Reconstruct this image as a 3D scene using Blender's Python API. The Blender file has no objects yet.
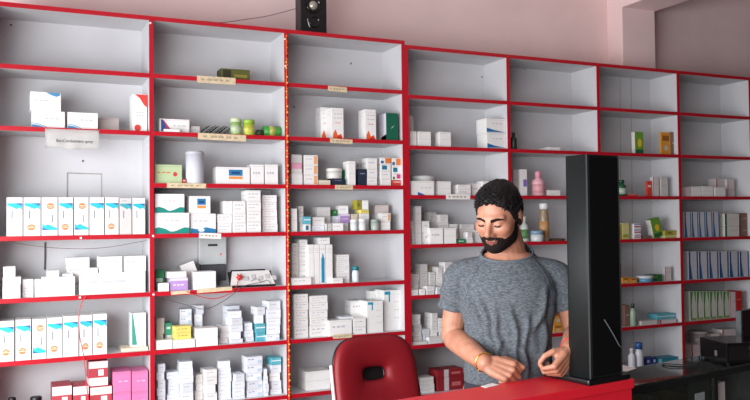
import bpy, bmesh, math, random
import numpy as np
from mathutils import Vector, Matrix, noise
from mathutils.bvhtree import BVHTree
random.seed(7)
SC = bpy.context.scene
COL = SC.collection
CAMH = 1.52
# ---------------------------------------------------------------- camera (solved from the shelf grid)
f_, yaw, pitch, roll = 789.03, .43638, .027208, -.011195
_cy, _sy, _cp, _sp, _c, _s = math.cos(yaw), math.sin(yaw), math.cos(pitch), math.sin(pitch), math.cos(roll), math.sin(roll)
CF = Vector((_sy*_cp, _cy*_cp, _sp)); U0 = Vector((-_sy*_sp, -_cy*_sp, _cp)); R0 = Vector((_cy, -_sy, 0))
CR = _c*R0+_s*U0; CU = _c*U0-_s*R0
def ray(x, y): return CF+CR*((x-375)/f_)-CU*((y-200)/f_)
def onY(x, y, Y):
    r = ray(x, y); return r*(Y/r.y)+Vector((0, 0, CAMH))
def onZ(x, y, z):
    r = ray(x, y); return r*((z-CAMH)/r.z)+Vector((0, 0, CAMH))
def atD(x, y, d): return ray(x, y)*d+Vector((0, 0, CAMH))

cam_data = bpy.data.cameras.new('camera'); cam = bpy.data.objects.new('camera', cam_data); COL.objects.link(cam)
cam_data.sensor_width = 36; cam_data.lens = f_/750*36; cam_data.clip_start = .05
M = Matrix((CR, CU, -CF)).transposed().to_4x4(); M.translation = Vector((0, 0, CAMH)); cam.matrix_world = M
SC.camera = cam

# ---------------------------------------------------------------- materials
def lin(c):
    c = c/255
    return c/12.92 if c <= .04045 else ((c+.055)/1.055)**2.4
def rgb(*c): return (lin(c[0]), lin(c[1]), lin(c[2]), 1)
_mats = {}
def mat(name, c, rough=.5, metal=0, noise_amt=0, noise_scale=20, spec=.5, trans=0, coat=0, stretch=None, c2=None, bump=0):
    if name in _mats: return _mats[name]
    m = bpy.data.materials.new(name); m.use_nodes = True
    nt = m.node_tree; b = nt.nodes['Principled BSDF']
    b.inputs['Base Color'].default_value = rgb(*c); b.inputs['Roughness'].default_value = rough
    b.inputs['Metallic'].default_value = metal; b.inputs['Specular IOR Level'].default_value = spec
    b.inputs['Transmission Weight'].default_value = trans; b.inputs['Coat Weight'].default_value = coat
    if noise_amt or c2 or bump:
        tc = nt.nodes.new('ShaderNodeTexCoord'); mp = nt.nodes.new('ShaderNodeMapping'); n = nt.nodes.new('ShaderNodeTexNoise')
        nt.links.new(tc.outputs['Object'], mp.inputs[0]); nt.links.new(mp.outputs[0], n.inputs['Vector'])
        if stretch: mp.inputs['Scale'].default_value = stretch
        n.inputs['Scale'].default_value = noise_scale; n.inputs['Detail'].default_value = 4
        r = nt.nodes.new('ShaderNodeValToRGB')
        k = 1-noise_amt
        ca = rgb(*c); cb = rgb(*c2) if c2 else (ca[0]*k, ca[1]*k, ca[2]*k, 1)
        r.color_ramp.elements[0].color = cb; r.color_ramp.elements[1].color = ca
        r.color_ramp.elements[0].position = .36; r.color_ramp.elements[1].position = .64
        nt.links.new(n.outputs[0], r.inputs[0]); nt.links.new(r.outputs[0], b.inputs['Base Color'])
        if bump:
            bp = nt.nodes.new('ShaderNodeBump'); bp.inputs['Strength'].default_value = bump; bp.inputs['Distance'].default_value = .004
            nt.links.new(n.outputs[0], bp.inputs['Height']); nt.links.new(bp.outputs[0], b.inputs['Normal'])
    _mats[name] = m
    return m
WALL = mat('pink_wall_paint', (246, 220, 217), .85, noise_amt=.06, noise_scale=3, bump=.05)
WALLD = mat('pink_wall_bounce_darkened', (104, 72, 70), .85, noise_amt=.06, noise_scale=3, bump=.05)  # wall pink darkened on the unseen right and front walls to cut bounced light
CEIL = mat('ceiling_paint', (226, 212, 210), .9, noise_amt=.05, noise_scale=2)
FLOOR = mat('floor_tile', (98, 93, 88), .35, noise_amt=.15, noise_scale=5)
LAM = mat('white_laminate', (205, 205, 207), .45, noise_amt=.05, noise_scale=4)
RED = mat('red_edging', (186, 20, 38), .32, noise_amt=.08, noise_scale=14)
COUNTER = mat('red_counter_laminate', (214, 30, 46), .42, noise_amt=.04, noise_scale=6)
BLACK = mat('black_plastic', (20, 20, 22), .4, noise_amt=.1, noise_scale=40)
BLKGL = mat('black_gloss', (14, 15, 17), .15, noise_amt=.1, noise_scale=10)
GRILLE = mat('black_speaker_cloth', (9, 9, 10), .9, spec=.1, noise_amt=.3, noise_scale=300)
SLATE = mat('slate_vinyl', (14, 20, 20), .6, spec=.35, noise_amt=.08, noise_scale=20)
CHROME = mat('chrome', (200, 200, 205), .2, 1, noise_amt=.05)
SILV = mat('silver_paint', (150, 152, 150), .35, .6, noise_amt=.05)
CAP = mat('white_screw_cap', (240, 238, 236), .4, noise_amt=.03)

# ---------------------------------------------------------------- mesh helpers
def obj(name, bm, mats, parent=None, smooth=False):
    me = bpy.data.meshes.new(name); bm.normal_update(); bm.to_mesh(me); bm.free()
    if not isinstance(mats, (list, tuple)): mats = [mats]
    for m in mats: me.materials.append(m)
    if smooth:
        for p in me.polygons: p.use_smooth = True
    o = bpy.data.objects.new(name, me); COL.objects.link(o)
    if parent is not None: o.parent = parent
    return o
def tag(o, label, cat, group=None):
    o['label'] = label; o['category'] = cat
    if group: o['group'] = group
    return o
def thing(name, label, cat, loc=(0, 0, 0), rotz=0, group=None):
    o = bpy.data.objects.new(name, None); COL.objects.link(o); o.location = loc; o.rotation_euler = (0, 0, rotz)
    o.empty_display_size = .05
    return tag(o, label, cat, group)
def box(bm, x0, x1, y0, y1, z0, z1, mi=0, bev=0):
    vs = [bm.verts.new((x, y, z)) for x in (x0, x1) for y in (y0, y1) for z in (z0, z1)]
    fs = [bm.faces.new([vs[i] for i in q]) for q in ((0, 1, 3, 2), (4, 6, 7, 5), (0, 4, 5, 1), (2, 3, 7, 6), (0, 2, 6, 4), (1, 5, 7, 3))]
    for q in fs: q.material_index = mi
    if bev:
        es = list({e for q in fs for e in q.edges})
        r = bmesh.ops.bevel(bm, geom=es, offset=bev, segments=2, affect='EDGES', profile=.6)
        for q in r['faces']: q.material_index = mi
    return fs
def B(*a, **k):
    bm = bmesh.new(); box(bm, *a, **k); return bm
def quad(bm, pts, mi=0):
    q = bm.faces.new([bm.verts.new(p) for p in pts]); q.material_index = mi; return q
def tube(bm, pts, rad, seg=10, mi=0, sq=1.0, cap=True, ref=None):
    """swept tube through pts with a radius at each; sq flattens it along ref"""
    pts = [Vector(p) for p in pts]; n = len(pts)
    if not hasattr(rad, '__len__'): rad = [rad]*n
    T = [(pts[min(i+1, n-1)]-pts[max(i-1, 0)]).normalized() for i in range(n)]
    u = Vector(ref) if ref is not None else (Vector((0, 0, 1)) if abs(T[0].z) < .9 else Vector((1, 0, 0)))
    rings = []
    def ring(c, t, r):
        nonlocal u
        u = (u-t*u.dot(t)).normalized(); v = t.cross(u)
        return [bm.verts.new(c+(u*math.cos(a)*sq+v*math.sin(a))*r) for a in [2*math.pi*k/seg for k in range(seg)]]
    if cap:
        for a in (80, 50, 25):
            a = math.radians(a); rings.append(ring(pts[0]-T[0]*rad[0]*math.sin(a)*.9, T[0], rad[0]*math.cos(a)))
    for i in range(n): rings.append(ring(pts[i], T[i], rad[i]))
    if cap:
        for a in (25, 50, 80):
            a = math.radians(a); rings.append(ring(pts[-1]+T[-1]*rad[-1]*math.sin(a)*.9, T[-1], rad[-1]*math.cos(a)))
    for a, b in zip(rings, rings[1:]):
        for k in range(seg):
            q = bm.faces.new((a[k], a[(k+1) % seg], b[(k+1) % seg], b[k])); q.material_index = mi; q.smooth = True
    bm.faces.new(rings[0][::-1]).material_index = mi; bm.faces.new(rings[-1]).material_index = mi
def smooth_pts(P, k=6):
    P = [Vector(p) for p in P]; out = []
    Q = [2*P[0]-P[1]]+P+[2*P[-1]-P[-2]]
    for i in range(1, len(Q)-2):
        for j in range(k):
            t = j/k; a, b, c, d = Q[i-1], Q[i], Q[i+1], Q[i+2]
            out.append(.5*((2*b)+(c-a)*t+(2*a-5*b+4*c-d)*t*t+(3*b-a-3*c+d)*t**3))
    return out+[P[-1]]
def wire(name, pts, r, m, parent=None, k=6):
    bm = bmesh.new(); tube(bm, smooth_pts(pts, k), r, 6); return obj(name, bm, m, parent)
def lathe(bm, prof, c=(0, 0, 0), seg=20, mi=0, axis='z'):
    rings = []
    for r, z in prof:
        rr = []
        for k in range(seg):
            a = 2*math.pi*k/seg; p = (r*math.cos(a), r*math.sin(a), z)
            if axis == 'y': p = (r*math.cos(a), z, -r*math.sin(a))
            if axis == 'x': p = (z, r*math.cos(a), r*math.sin(a))
            rr.append(bm.verts.new((p[0]+c[0], p[1]+c[1], p[2]+c[2])))
        rings.append(rr)
    for a, b in zip(rings, rings[1:]):
        for k in range(seg):
            q = bm.faces.new((a[k], a[(k+1) % seg], b[(k+1) % seg], b[k])); q.material_index = mi; q.smooth = True
    q = bm.faces.new(rings[0][::-1]); q.material_index = mi
    q = bm.faces.new(rings[-1]); q.material_index = mi
def struct(o): o['kind'] = 'structure'; return o

# ---------------------------------------------------------------- room
DY = 4.203; DEP = .269; YW = 4.65; YC = 4.49
XL, XR, YF, ZC = -1.4, 8.6, -1.3, 3.42
struct(obj('floor', B(XL-.1, XR+.1, YF-.1, YW+.1, -.1, 0), FLOOR))
struct(obj('ceiling', B(XL-.1, XR+.1, YF-.1, YW+.1, ZC, ZC+.1), CEIL))
struct(obj('wall_back', B(XL-.1, XR+.1, YW, YW+.1, 0, ZC), WALL))
LY0, LY1, LZ = -1.0, 3.4, 2.55      # wide open street side on the left
bm = bmesh.new()
box(bm, XL-.1, XL, YF, LY0, 0, ZC); box(bm, XL-.1, XL, LY1, YW, 0, ZC); box(bm, XL-.1, XL, LY0, LY1, LZ, ZC)
struct(obj('wall_left', bm, WALL))
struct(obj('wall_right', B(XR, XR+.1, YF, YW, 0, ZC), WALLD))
OX0, OX1, OZ = -1.25, .4, 2.35       # the open shop front
bm = bmesh.new()
box(bm, XL-.1, OX0, YF-.1, YF, 0, ZC); box(bm, OX1, XR+.1, YF-.1, YF, 0, ZC); box(bm, OX0, OX1, YF-.1, YF, OZ, ZC)
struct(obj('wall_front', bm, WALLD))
cxa, cxb = 4.136, 4.452
bm = bmesh.new(); box(bm, cxa, cxb, YC, YW, 0, 3.09)
struct(obj('trim_1', bm, WALL))                       # pillar on the back wall
struct(obj('trim_2', B(cxa, cxb, YF, YW, 3.09, ZC), WALL))     # ceiling beam running forward from it

# ---------------------------------------------------------------- shelving
T_ = .021
Z1 = [z+CAMH for z in (1.0751, .7734, .4716, .2011, -.0633, -.3636, -.6649, -.9672, -1.26)]
Z2 = [z+CAMH for z in (1.0509, .7507, .4441, .145, -.1527, -.4582, -.7554, -1.055, -1.30)]
X1s = [.6808-.7385, .6808, .6808+.7385, .6808+2*.7385]
X2s = [2.1793+.7331*i for i in range(5)]
def rack(name, label, Xs, Zs, skip=()):
    root = thing(name, label, 'shelf unit', (Xs[0], DY, 0))
    ox, oy = Xs[0], DY
    zt = Zs[0]+T_/2
    for i, X in enumerate(Xs):
        o = obj('upright', B(X-T_/2-ox, X+T_/2-ox, .0015, DEP, 0, zt), LAM, root)
        obj('edge_strip', B(X-T_/2-ox-.0008, X+T_/2-ox+.0008, -.001, .003, 0, zt+.0008, bev=.0008), RED, o)
    for i in range(len(Xs)-1):
        a, b = Xs[i]+T_/2-ox, Xs[i+1]-T_/2-ox
        for j, Z in enumerate(Zs):
            if (i, j) in skip: continue
            o = obj('shelf', B(a+.0008, b-.0008, .0022, DEP-.006, Z-T_/2, Z+T_/2), LAM, root)
            obj('edge_strip', B(a+.0008, b-.0008, -.002, .0022, Z-T_/2-.0008, Z+T_/2+.0008, bev=.0008), RED, o)
        obj('back_panel', B(a, b, DEP-.006, DEP, .02, zt-.02), LAM, root)
        obj('plinth', B(a, b, .02, .035, 0, .09), RED, root)
    return root
rack1 = rack('shelf_unit', 'tall white shelf unit with red edging, three bays on the left', X1s, Z1, skip=((0, 3),))
rack2 = rack('shelf_unit', 'tall white shelf unit with red edging behind the man, four bays', X2s, Z2)
def rack_part(o, r):        # keep the world place, hang it on the rack
    o.parent = r; o.matrix_parent_inverse = Matrix.Translation(-Vector(r.location)); return o
# screw caps at the joints
for px, py in ((150.4, 23), (153.2, 236), (81, 238), (80, 297.5), (153.6, 294.5), (285, 39), (285.4, 66)):
    p = onY(px, py, DY-.003); bm = bmesh.new(); lathe(bm, [(.006, 0), (.006, -.002), (.004, -.0035)], (0, 0, 0), 12, axis='y')
    o = obj('screw_cap', bm, CAP, rack1); o.location = p-Vector(rack1.location)
# the seams and stains on the back panels
SEAM = mat('panel_seam', (164, 158, 156), .8, noise_amt=.2); STAIN = mat('brown_stain', (120, 92, 84), .8, noise_amt=.3, noise_scale=60)
yb = DY+DEP-.0065
def panel_line(x0, y0, x1, y1, w, m, r, name='panel_seam'):
    a, b = onY(x0, y0, yb), onY(x1, y1, yb); d = (b-a).normalized(); n = Vector((-d.z, 0, d.x))*w/2
    bm = bmesh.new(); c = Vector((0, -.0012, 0))
    pts = [a+n, b+n, b-n, a-n]
    top = [bm.verts.new(p+c) for p in pts]; bot = [bm.verts.new(p) for p in pts]
    bm.faces.new(top); bm.faces.new(bot[::-1])
    for k in range(4): bm.faces.new((top[k], bot[k], bot[(k+1) % 4], top[(k+1) % 4]))
    bmesh.ops.recalc_face_normals(bm, faces=bm.faces)
    return rack_part(obj(name, bm, m), r)
for s_ in ((631, 74, 633.5, 370, .004), (620, 74, 622, 370, .003), (661, 78, 662.5, 100, .006), (664, 242, 665, 275, .003), (665, 290, 667, 350, .003)):
    panel_line(*s_, SEAM, rack2)
panel_line(67, 173, 102, 174, .006, SEAM, rack1); panel_line(67.5, 173, 67, 236, .007, SEAM, rack1); panel_line(101.5, 174, 102, 236, .004, SEAM, rack1)
for x, y, r in ((482, 77, rack2), (525, 69, rack2), (351, 63.5, rack1), (430, 0, None), (83, 161, rack1), (294, 107, rack1), (11, 25, rack1), (273, 58, rack1)):
    if r is None: continue
    p = onY(x, y, yb); bm = bmesh.new()
    lathe(bm, [(.006, 0), (.0055, -.001)], (0, 0, 0), 9, axis='y')
    o = obj('stain', bm, STAIN, r); o.location = p-Vector(r.location)
# ---------------------------------------------------------------- stock on the shelves
def cm(c, rough=.5): return mat('print_%d_%d_%d' % tuple(c), c, rough, noise_amt=.04, noise_scale=30)
WH = (238, 237, 234); CW = (226, 230, 236); GW = (208, 206, 202); TXT = (194, 194, 200); TL = (22, 168, 186); OR = (232, 134, 86); BL = (40, 104, 160); GN = (20, 110, 84)
def circ(u, v, ru, rv, n=14): return [(u+ru*math.cos(2*math.pi*k/n), v+rv*math.sin(2*math.pi*k/n)) for k in range(n)]
def R_(u0, v0, u1, v1): return [(u0, v0), (u1, v0), (u1, v1), (u0, v1)]
def txt(u0, u1, v, h=.07, n=3, c=TXT):      # a line of small print broken into words
    out = []; u = u0
    for k in range(n):
        w = (u1-u0)/n*(.62+.3*((k*37) % 5)/5); out.append((R_(u, v, min(u+w, u1), v+h), c)); u += (u1-u0)/n
    return out
def swoosh(c, bl=True, up=False):
    P = [(0, 0), (.42, 0), (.30, .10), (.16, .17), (0, .2)] if not up else [(.52, 1), (.98, 1), (.98, .86), (.86, .78), (.68, .86)]
    Q = [(0, .25), (.18, .21), (.33, .12), (.46, 0), (.5, 0), (.37, .15), (.2, .26), (0, .3)] if not up else []
    return [(P, c)]+([(Q, (120, 170, 205))] if Q else [])
def tealbox(o, inv=False, faded=False):
    tl = (40, 188, 204) if not faded else (60, 165, 178)
    a = [([(.03, .86), (.97, .86), (.97, .68), (.82, .74), (.62, .70), (.3, .76), (.03, .80)], tl), ([(.45, .86), (.97, .86), (.97, .79), (.7, .83)], (40, 110, 170))]
    if o: a += [(circ(.45, .22, .25, .085), OR), (R_(.25, .205, .65, .225), (248, 220, 190)), (R_(.33, .245, .57, .26), (248, 220, 190))]
    a += [([(.30, .45), (.37, .45), (.37, .66), (.30, .66)], (110, 120, 140)), (R_(.2, .93, .6, .95), (170, 175, 190))]
    if inv: a = [([(1-u, 1-v) for u, v in p], c) for p, c in a]
    return a
ST = {   # style: body colour, short description, prints on the front, prints on the left side
 'w': (WH, 'white carton', txt(.14, .72, .52, .12), txt(.2, .8, .5, .1, 2)),
 'w2': (WH, 'white carton with grey print', txt(.12, .85, .62, .1)+txt(.12, .6, .3, .08), txt(.2, .8, .5, .1, 2)),
 'c': (CW, 'pale blue-white carton', txt(.14, .66, .5, .12), txt(.2, .8, .5, .1, 2)),
 'c2': (CW, 'bluish white carton', txt(.1, .5, .62, .1, 2, (90, 130, 170))+[(R_(.7, .1, .95, .5), (186, 208, 222))], []),
 'g': (GW, 'greyish carton', txt(.14, .7, .5, .12), []),
 'p': (WH, 'plain white carton', [(R_(0, .485, 1, .505), (205, 204, 202))], [(R_(.1, .48, .9, .5), (200, 200, 198))]),
 'pg': ((196, 184, 180), 'pinkish grey carton', txt(.2, .6, .5, .08), []),
 'sw': (WH, 'white carton with blue swoosh', swoosh((70, 140, 185))+txt(.42, .85, .52, .08), []),
 'swu': (WH, 'white carton with blue corner', swoosh((70, 140, 185), up=True)+txt(.15, .6, .52, .07), []),
 'rw': (WH, 'red and white carton', [([(.15, 1), (1, 1), (1, .66), (.8, .72), (.5, .9)], (216, 62, 52)), (circ(.35, .1, .24, .09), (216, 62, 52))]+txt(.25, .85, .5, .03)+txt(.25, .8, .42, .03), []),
 't0': (WH, 'teal-banded carton', tealbox(False), []), 't1': (WH, 'teal-banded carton with orange dot', tealbox(True), []),
 't2': (WH, 'upside-down teal and orange carton', tealbox(True, True), []), 't3': (GW, 'faded teal-banded carton', tealbox(False, faded=True), []),
 'bl': (WH, 'white carton with blue side', txt(.1, .5, .8, .05), [(R_(.05, .3, .95, 1), (90, 160, 205))]),
 'gd': (WH, 'white carton with green stripe', [([(.05, 1), (.12, 1), (.4, .05), (.05, .05)], (60, 150, 130))]+txt(.4, .8, .62, .03)+txt(.4, .8, .5, .03), []),
 'md': ((178, 60, 70), 'red and white carton', [(R_(0, .72, 1, 1), (226, 214, 212)), (R_(0, .02, 1, .34), (240, 232, 230)), (R_(.5, .42, .78, .66), (244, 238, 236))]+txt(.15, .8, .18, .06), [(R_(0, .02, 1, .3), (226, 214, 212))]),
 'pk': ((226, 122, 172), 'bright pink carton', [(R_(0, .94, 1, 1), (196, 120, 160))]+txt(.3, .9, .5, .04, 2, (244, 200, 222)), []),
 'ol': ((94, 96, 44), 'dark olive carton', [(R_(.06, .1, .34, .9), (44, 50, 26)), (R_(.45, .3, .9, .55), (150, 140, 60))], [(R_(0, 0, 1, 1), (60, 62, 30))]),
 'br': (WH, 'white carton with blue and red flash', [([(.04, .1), (.3, .1), (.1, .95), (.04, .95)], (50, 80, 150)), ([(.3, .1), (.42, .1), (.14, .9), (.1, .95)], (206, 60, 80))]+txt(.45, .9, .5, .07), []),
 'lg': ((186, 206, 160), 'pale green carton', txt(.1, .6, .55, .07, 3, (210, 130, 80))+[(circ(.75, .5, .08, .12), (206, 60, 60))], []),
 'lb': (WH, 'white carton with blue orange label', [(R_(.36, .5, .78, .86), (38, 120, 170)), (R_(.36, .3, .78, .46), (228, 150, 80)), (R_(.44, .6, .7, .74), (30, 70, 120))], []),
 'gb': (WH, 'white carton with green base', [([(0, 0), (1, 0), (1, .28), (.85, .3), (.62, .14), (.45, .1), (.3, .24), (.12, .32), (0, .26)], (16, 138, 124)), (circ(.5, .22, .13, .12), (220, 232, 226))]+txt(.3, .72, .6, .06), []),
 'bb': (WH, 'white carton with blue base', [([(0, 0), (1, 0), (1, .2), (.6, .3), (.3, .2), (0, .26)], (30, 120, 170)), (circ(.42, .16, .13, .1), (220, 232, 236))]+txt(.14, .7, .6, .06), []),
 'gn': ((24, 124, 78), 'green carton', [(R_(.1, .4, .8, .6), (190, 220, 200))], []),
 'pu': ((182, 148, 206), 'purple carton', [(R_(0, .8, 1, 1), (226, 216, 236))]+txt(.2, .8, .4, .12, 3, (226, 216, 236)), [(R_(0, 0, 1, .9), (214, 206, 222))]),
 'vt': (WH, 'white carton with violet band', [(R_(.35, .35, .95, .62), (130, 110, 190))], []),
 'rs': ((150, 36, 46), 'dark red carton with white stripe', [(R_(.26, 0, .44, 1), (214, 206, 210)), (R_(.55, .3, .9, .6), (206, 110, 110))], []),
 'ye': ((238, 222, 122), 'yellow carton', txt(.15, .8, .5, .1, 3, (170, 140, 50)), []),
 'te': ((92, 176, 190), 'light teal carton', [(R_(0, .5, 1, .64), (226, 236, 238))], []),
 'gt': ((60, 160, 130), 'small green carton', [(R_(.2, .5, .8, .7), (210, 232, 220))], []),
 'or': (WH, 'white carton with orange base', [([(.1, 0), (.95, 0), (.8, .16), (.5, .1), (.3, .3), (.1, .14)], (230, 96, 40)), ([(.4, 0), (.9, 0), (.6, .12)], (206, 40, 40))]+txt(.2, .9, .8, .03)+txt(.2, .9, .66, .03)+txt(.3, .8, .5, .025, 2, (220, 100, 60)), txt(.3, .8, .8, .02, 2)),
 'dg': ((14, 96, 72), 'dark green carton', [([(.4, .42), (.72, .56), (.5, .5)], (210, 230, 220))], [(R_(0, 0, 1, 1), (220, 216, 228)), ([(.1, 0), (1, 0), (1, .22), (.4, .16)], (130, 100, 170))]),
 'wo': (WH, 'white carton with orange end', [(R_(.7, .08, .95, .92), (226, 168, 124))]+txt(.1, .6, .55, .1), []),
 'pi': ((232, 164, 190), 'pink-topped carton', [(R_(0, 0, 1, .42), (222, 220, 216))], []),
 'nv': ((34, 44, 66), 'dark navy carton', txt(.2, .8, .7, .06, 3, (150, 160, 180)), []),
 'mo': (WH, 'white and orange carton', [(R_(.45, .1, 1, .95), (226, 128, 52)), (R_(0, .1, .3, .5), (40, 100, 160))], []),
 'mt': (WH, 'white carton with teal patch', [(R_(.1, .2, .6, .8), (20, 120, 150))], []),
 'mg': (WH, 'white carton with magenta patch', [(R_(.5, .2, .95, .9), (206, 60, 130)), (R_(.05, .1, .3, .5), (50, 130, 90))], []),
 'by': ((226, 214, 190), 'cream carton', txt(.2, .8, .5, .1), []),
 'oy': ((168, 160, 60), 'olive yellow carton', [(R_(.2, .3, .6, .7), (120, 120, 40))], []),
 'bw': (WH, 'white carton with blue wedge', [([(0, .06), (0, .34), (.38, .2), (.95, .08)], (24, 110, 170)), (R_(0, .02, 1, .05), (150, 160, 170))]+txt(.3, .85, .62, .05), []),
 'jb': (WH, 'white carton with blue corner mark', [([(.28, 0), (.62, 0), (.5, .1), (.28, .24)], (40, 104, 170))]+txt(.42, .9, .5, .06), []),
 'gy': ((104, 156, 50), 'green and yellow carton', [(circ(.55, .5, .24, .2), (226, 190, 50)), (R_(.1, .02, .95, .2), (20, 96, 60))], [(R_(0, 0, 1, 1), (220, 218, 210))]),
 'oc': ((214, 150, 56), 'orange ochre carton', [(circ(.5, .3, .18, .12), (190, 190, 180)), (R_(.15, .62, .85, .86), (150, 90, 30))], []),
 'rd': ((208, 70, 56), 'small red carton', [(R_(.1, .6, .9, .75), (240, 210, 200))], []),
 'yl': ((212, 204, 140), 'pale yellow carton', [(R_(.1, .1, .9, .3), (150, 160, 60))], []),
 'mr': (WH, 'white maroon-striped carton', [(R_(0, .3, 1, .55), (170, 80, 90)), (R_(0, .75, 1, .9), (120, 120, 190))], []),
 'bk': ((196, 198, 204), 'grey-white carton with blue spine', [(R_(0, 0, .18, 1), (18, 70, 120)), ([(.18, 0), (.4, 0), (.18, .6)], (40, 110, 160)), (R_(.86, 0, 1, 1), (40, 96, 140))]+txt(.45, .75, .84, .02, 1), []),
 'bg': ((206, 208, 200), 'white and leaf-green carton', [([(.0, 0), (.3, 0), (.2, .5), (.45, 1), (0, 1)], (70, 130, 54)), ([(.6, 1), (1, 1), (.9, .6)], (96, 150, 80)), (R_(.0, .0, 1, .08), (130, 150, 90))], []),
 'wg': ((214, 214, 206), 'white carton with green edge', [(R_(0, 0, .14, 1), (30, 110, 70))]+txt(.3, .85, .5, .1), []),
 'bn': ((126, 96, 86), 'dull brown carton', txt(.2, .8, .5, .05), []),
 'rc': ((190, 40, 44), 'glossy red carton', [(R_(.1, .1, .9, .2), (230, 120, 110))], []),
 'dk': ((54, 46, 44), 'dark little carton', [(R_(.2, .3, .8, .5), (150, 120, 70))], []),
 'bt': ((30, 130, 150), 'teal carton', [(R_(0, .0, .15, 1), (120, 200, 210)), (R_(.3, .3, .8, .5), (20, 90, 110))], []),
 'bu': ((40, 70, 140), 'blue carton', [(R_(.3, .5, .7, .8), (210, 210, 230))], []),
 'gq': ((40, 110, 60), 'dark green packet', [(R_(.1, .5, .5, .8), (120, 180, 90))], []),
 'wm': ((214, 206, 206), 'dull white carton', [(R_(0, .0, .1, 1), (170, 60, 50))]+txt(.3, .9, .6, .06), []),
}
ORD = ['', 'first', 'second', 'third', 'fourth', 'fifth', 'sixth', 'seventh', 'eighth', 'ninth', 'tenth', 'eleventh', 'twelfth', 'thirteenth', 'fourteenth', 'fifteenth', 'sixteenth', 'seventeenth', 'eighteenth']
CELLS = {}      # (bay, board) -> list of stacks; each stack is a list of (object, description, category)
def bayZ(bay, b): return (Z1 if bay < 4 else Z2)[b]+T_/2
def rowname(bay, b):
    r = b if (bay > 1 or b < 4) else b-1
    return '%s row of %s bay' % (ORD[r], ORD[bay])
def carton_mesh(w, d, h, style):
    body, _, pf, pl = ST[style]
    cols = [body]; bm = bmesh.new(); e = .0005
    box(bm, -w/2, w/2, 0, d, 0, h, bev=min(.0012, h*.08))
    def mi(c):
        if c not in cols: cols.append(c)
        return cols.index(c)
    fold = tuple(int(v*.8) for v in body)
    for i, (poly, c) in enumerate(pf):
        quad(bm, [(-w/2+u*w*.99+w*.005, -e-i*.00005, v*h*.98+h*.01) for u, v in poly], mi(c))
    # tuck-in flap: its seam on the front and the left end
    quad(bm, [(-w/2+.0015, -e*.6, h*.90), (w/2-.0015, -e*.6, h*.90), (w/2-.0015, -e*.6, h*.90+.0012), (-w/2+.0015, -e*.6, h*.90+.0012)], mi(fold))
    quad(bm, [(-w/2-e*.6, d-.002, h*.9), (-w/2-e*.6, .002, h*.9), (-w/2-e*.6, .002, h*.9+.0012), (-w/2-e*.6, d-.002, h*.9+.0012)], mi(fold))
    for poly, c in pl:
        quad(bm, [(-w/2-e, d-(u*d*.98+d*.01), v*h*.98+h*.01) for u, v in poly], mi(c))
    return bm, [cm(c) for c in cols]
MESSY = ((2, 6), (2, 7), (4, 5), (4, 6), (4, 4), (3, 4))
def regcol(bay, b, lst): CELLS.setdefault((bay, b), []).append(lst)
def C(bay, b, x0, x1, tops, st='w', off=.02, dep=.12, rot=0, z=None, jit=True, name='carton', tilt=0, new=True):
    """a stack of cartons between two edges; tops = height of each box top; returns the level of the top"""
    zb = bayZ(bay, b) if z is None else z
    Y = DY+off; yb_px = 200
    if not isinstance(tops, (list, tuple)): tops = [tops]
    if isinstance(st, str): st = [st]*len(tops)
    # edges at the stack's mid height
    ym = tops[-1]+4
    xa, xb = onY(x0, ym, Y).x, onY(x1, ym, Y).x
    w = xb-xa-.0012; xm = (xa+xb)/2; col = []; zz = zb
    dep = min(dep, DEP-.012-off)
    for i, t in enumerate(tops):
        zt = onY((x0+x1)/2, t, Y).z
        h = max(zt-zz, .006)
        rr, dx = rot, 0
        if (bay, b) in MESSY and jit and not rot: rr = random.uniform(-.16, .16)
        ww = w
        if jit and len(tops) > 1:
            ww = w*random.uniform(.93, 1.0); dx = random.uniform(-.5, .5)*(w-ww); 
        dd = dep*random.uniform(.94, 1.0) if jit else dep
        bm, ms = carton_mesh(ww if not tilt else ww*.8, dd, h-.0006, st[i])
        o = obj(name, bm, ms)
        o.location = (xm+dx, Y, zz)
        if rr:
            o.rotation_euler = (0, 0, rr); ww2 = ww*abs(math.cos(rr))+dd*abs(math.sin(rr))
            k = min(1, w/ww2); o.scale = (k, k if dd*k > .02 else 1, 1)
            cx = Vector((0, dd/2*k, 0)); cx.rotate(o.rotation_euler)
            o.location = (xm-cx.x, Y+ww2*.0+max(0, (ww*abs(math.sin(rr))/2*k))+0, zz)
        if tilt:
            o.rotation_euler = (0, tilt, 0); ww = ww*.8
            o.location.z += abs(math.sin(tilt))*ww/2+.0005
        col.append((o, ST[st[i]][1], 'box')); zz = zt
    regcol(bay, b, col)
    return zz
def reg(bay, b, o, desc, cat): regcol(bay, b, [(o, desc, cat)]); return o
def finish_cells():
    for (bay, b), stacks in CELLS.items():
        stacks.sort(key=lambda s: s[0][0].location.x)
        plain = {}
        for i, s in enumerate(stacks): plain.setdefault((s[0][1], len(s) == 1), []).append(i)
        for i, s in enumerate(stacks):
            for k, (o, desc, cat) in enumerate(s):
                row = rowname(bay, b)
                if len(s) == 1:
                    same = [j for j in range(len(stacks)) if any(q[1] == desc for q in stacks[j])]
                    if len(same) == 1: lab = '%s in the %s' % (desc, row)
                    else: lab = '%s, %s item from left, %s' % (desc, ORD[i+1], row)
                else:
                    lab = '%s, %s up in %s stack, %s' % (desc, ORD[k+1], ORD[i+1], row)
                tag(o, lab, cat, 'stock on the '+row)

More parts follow.
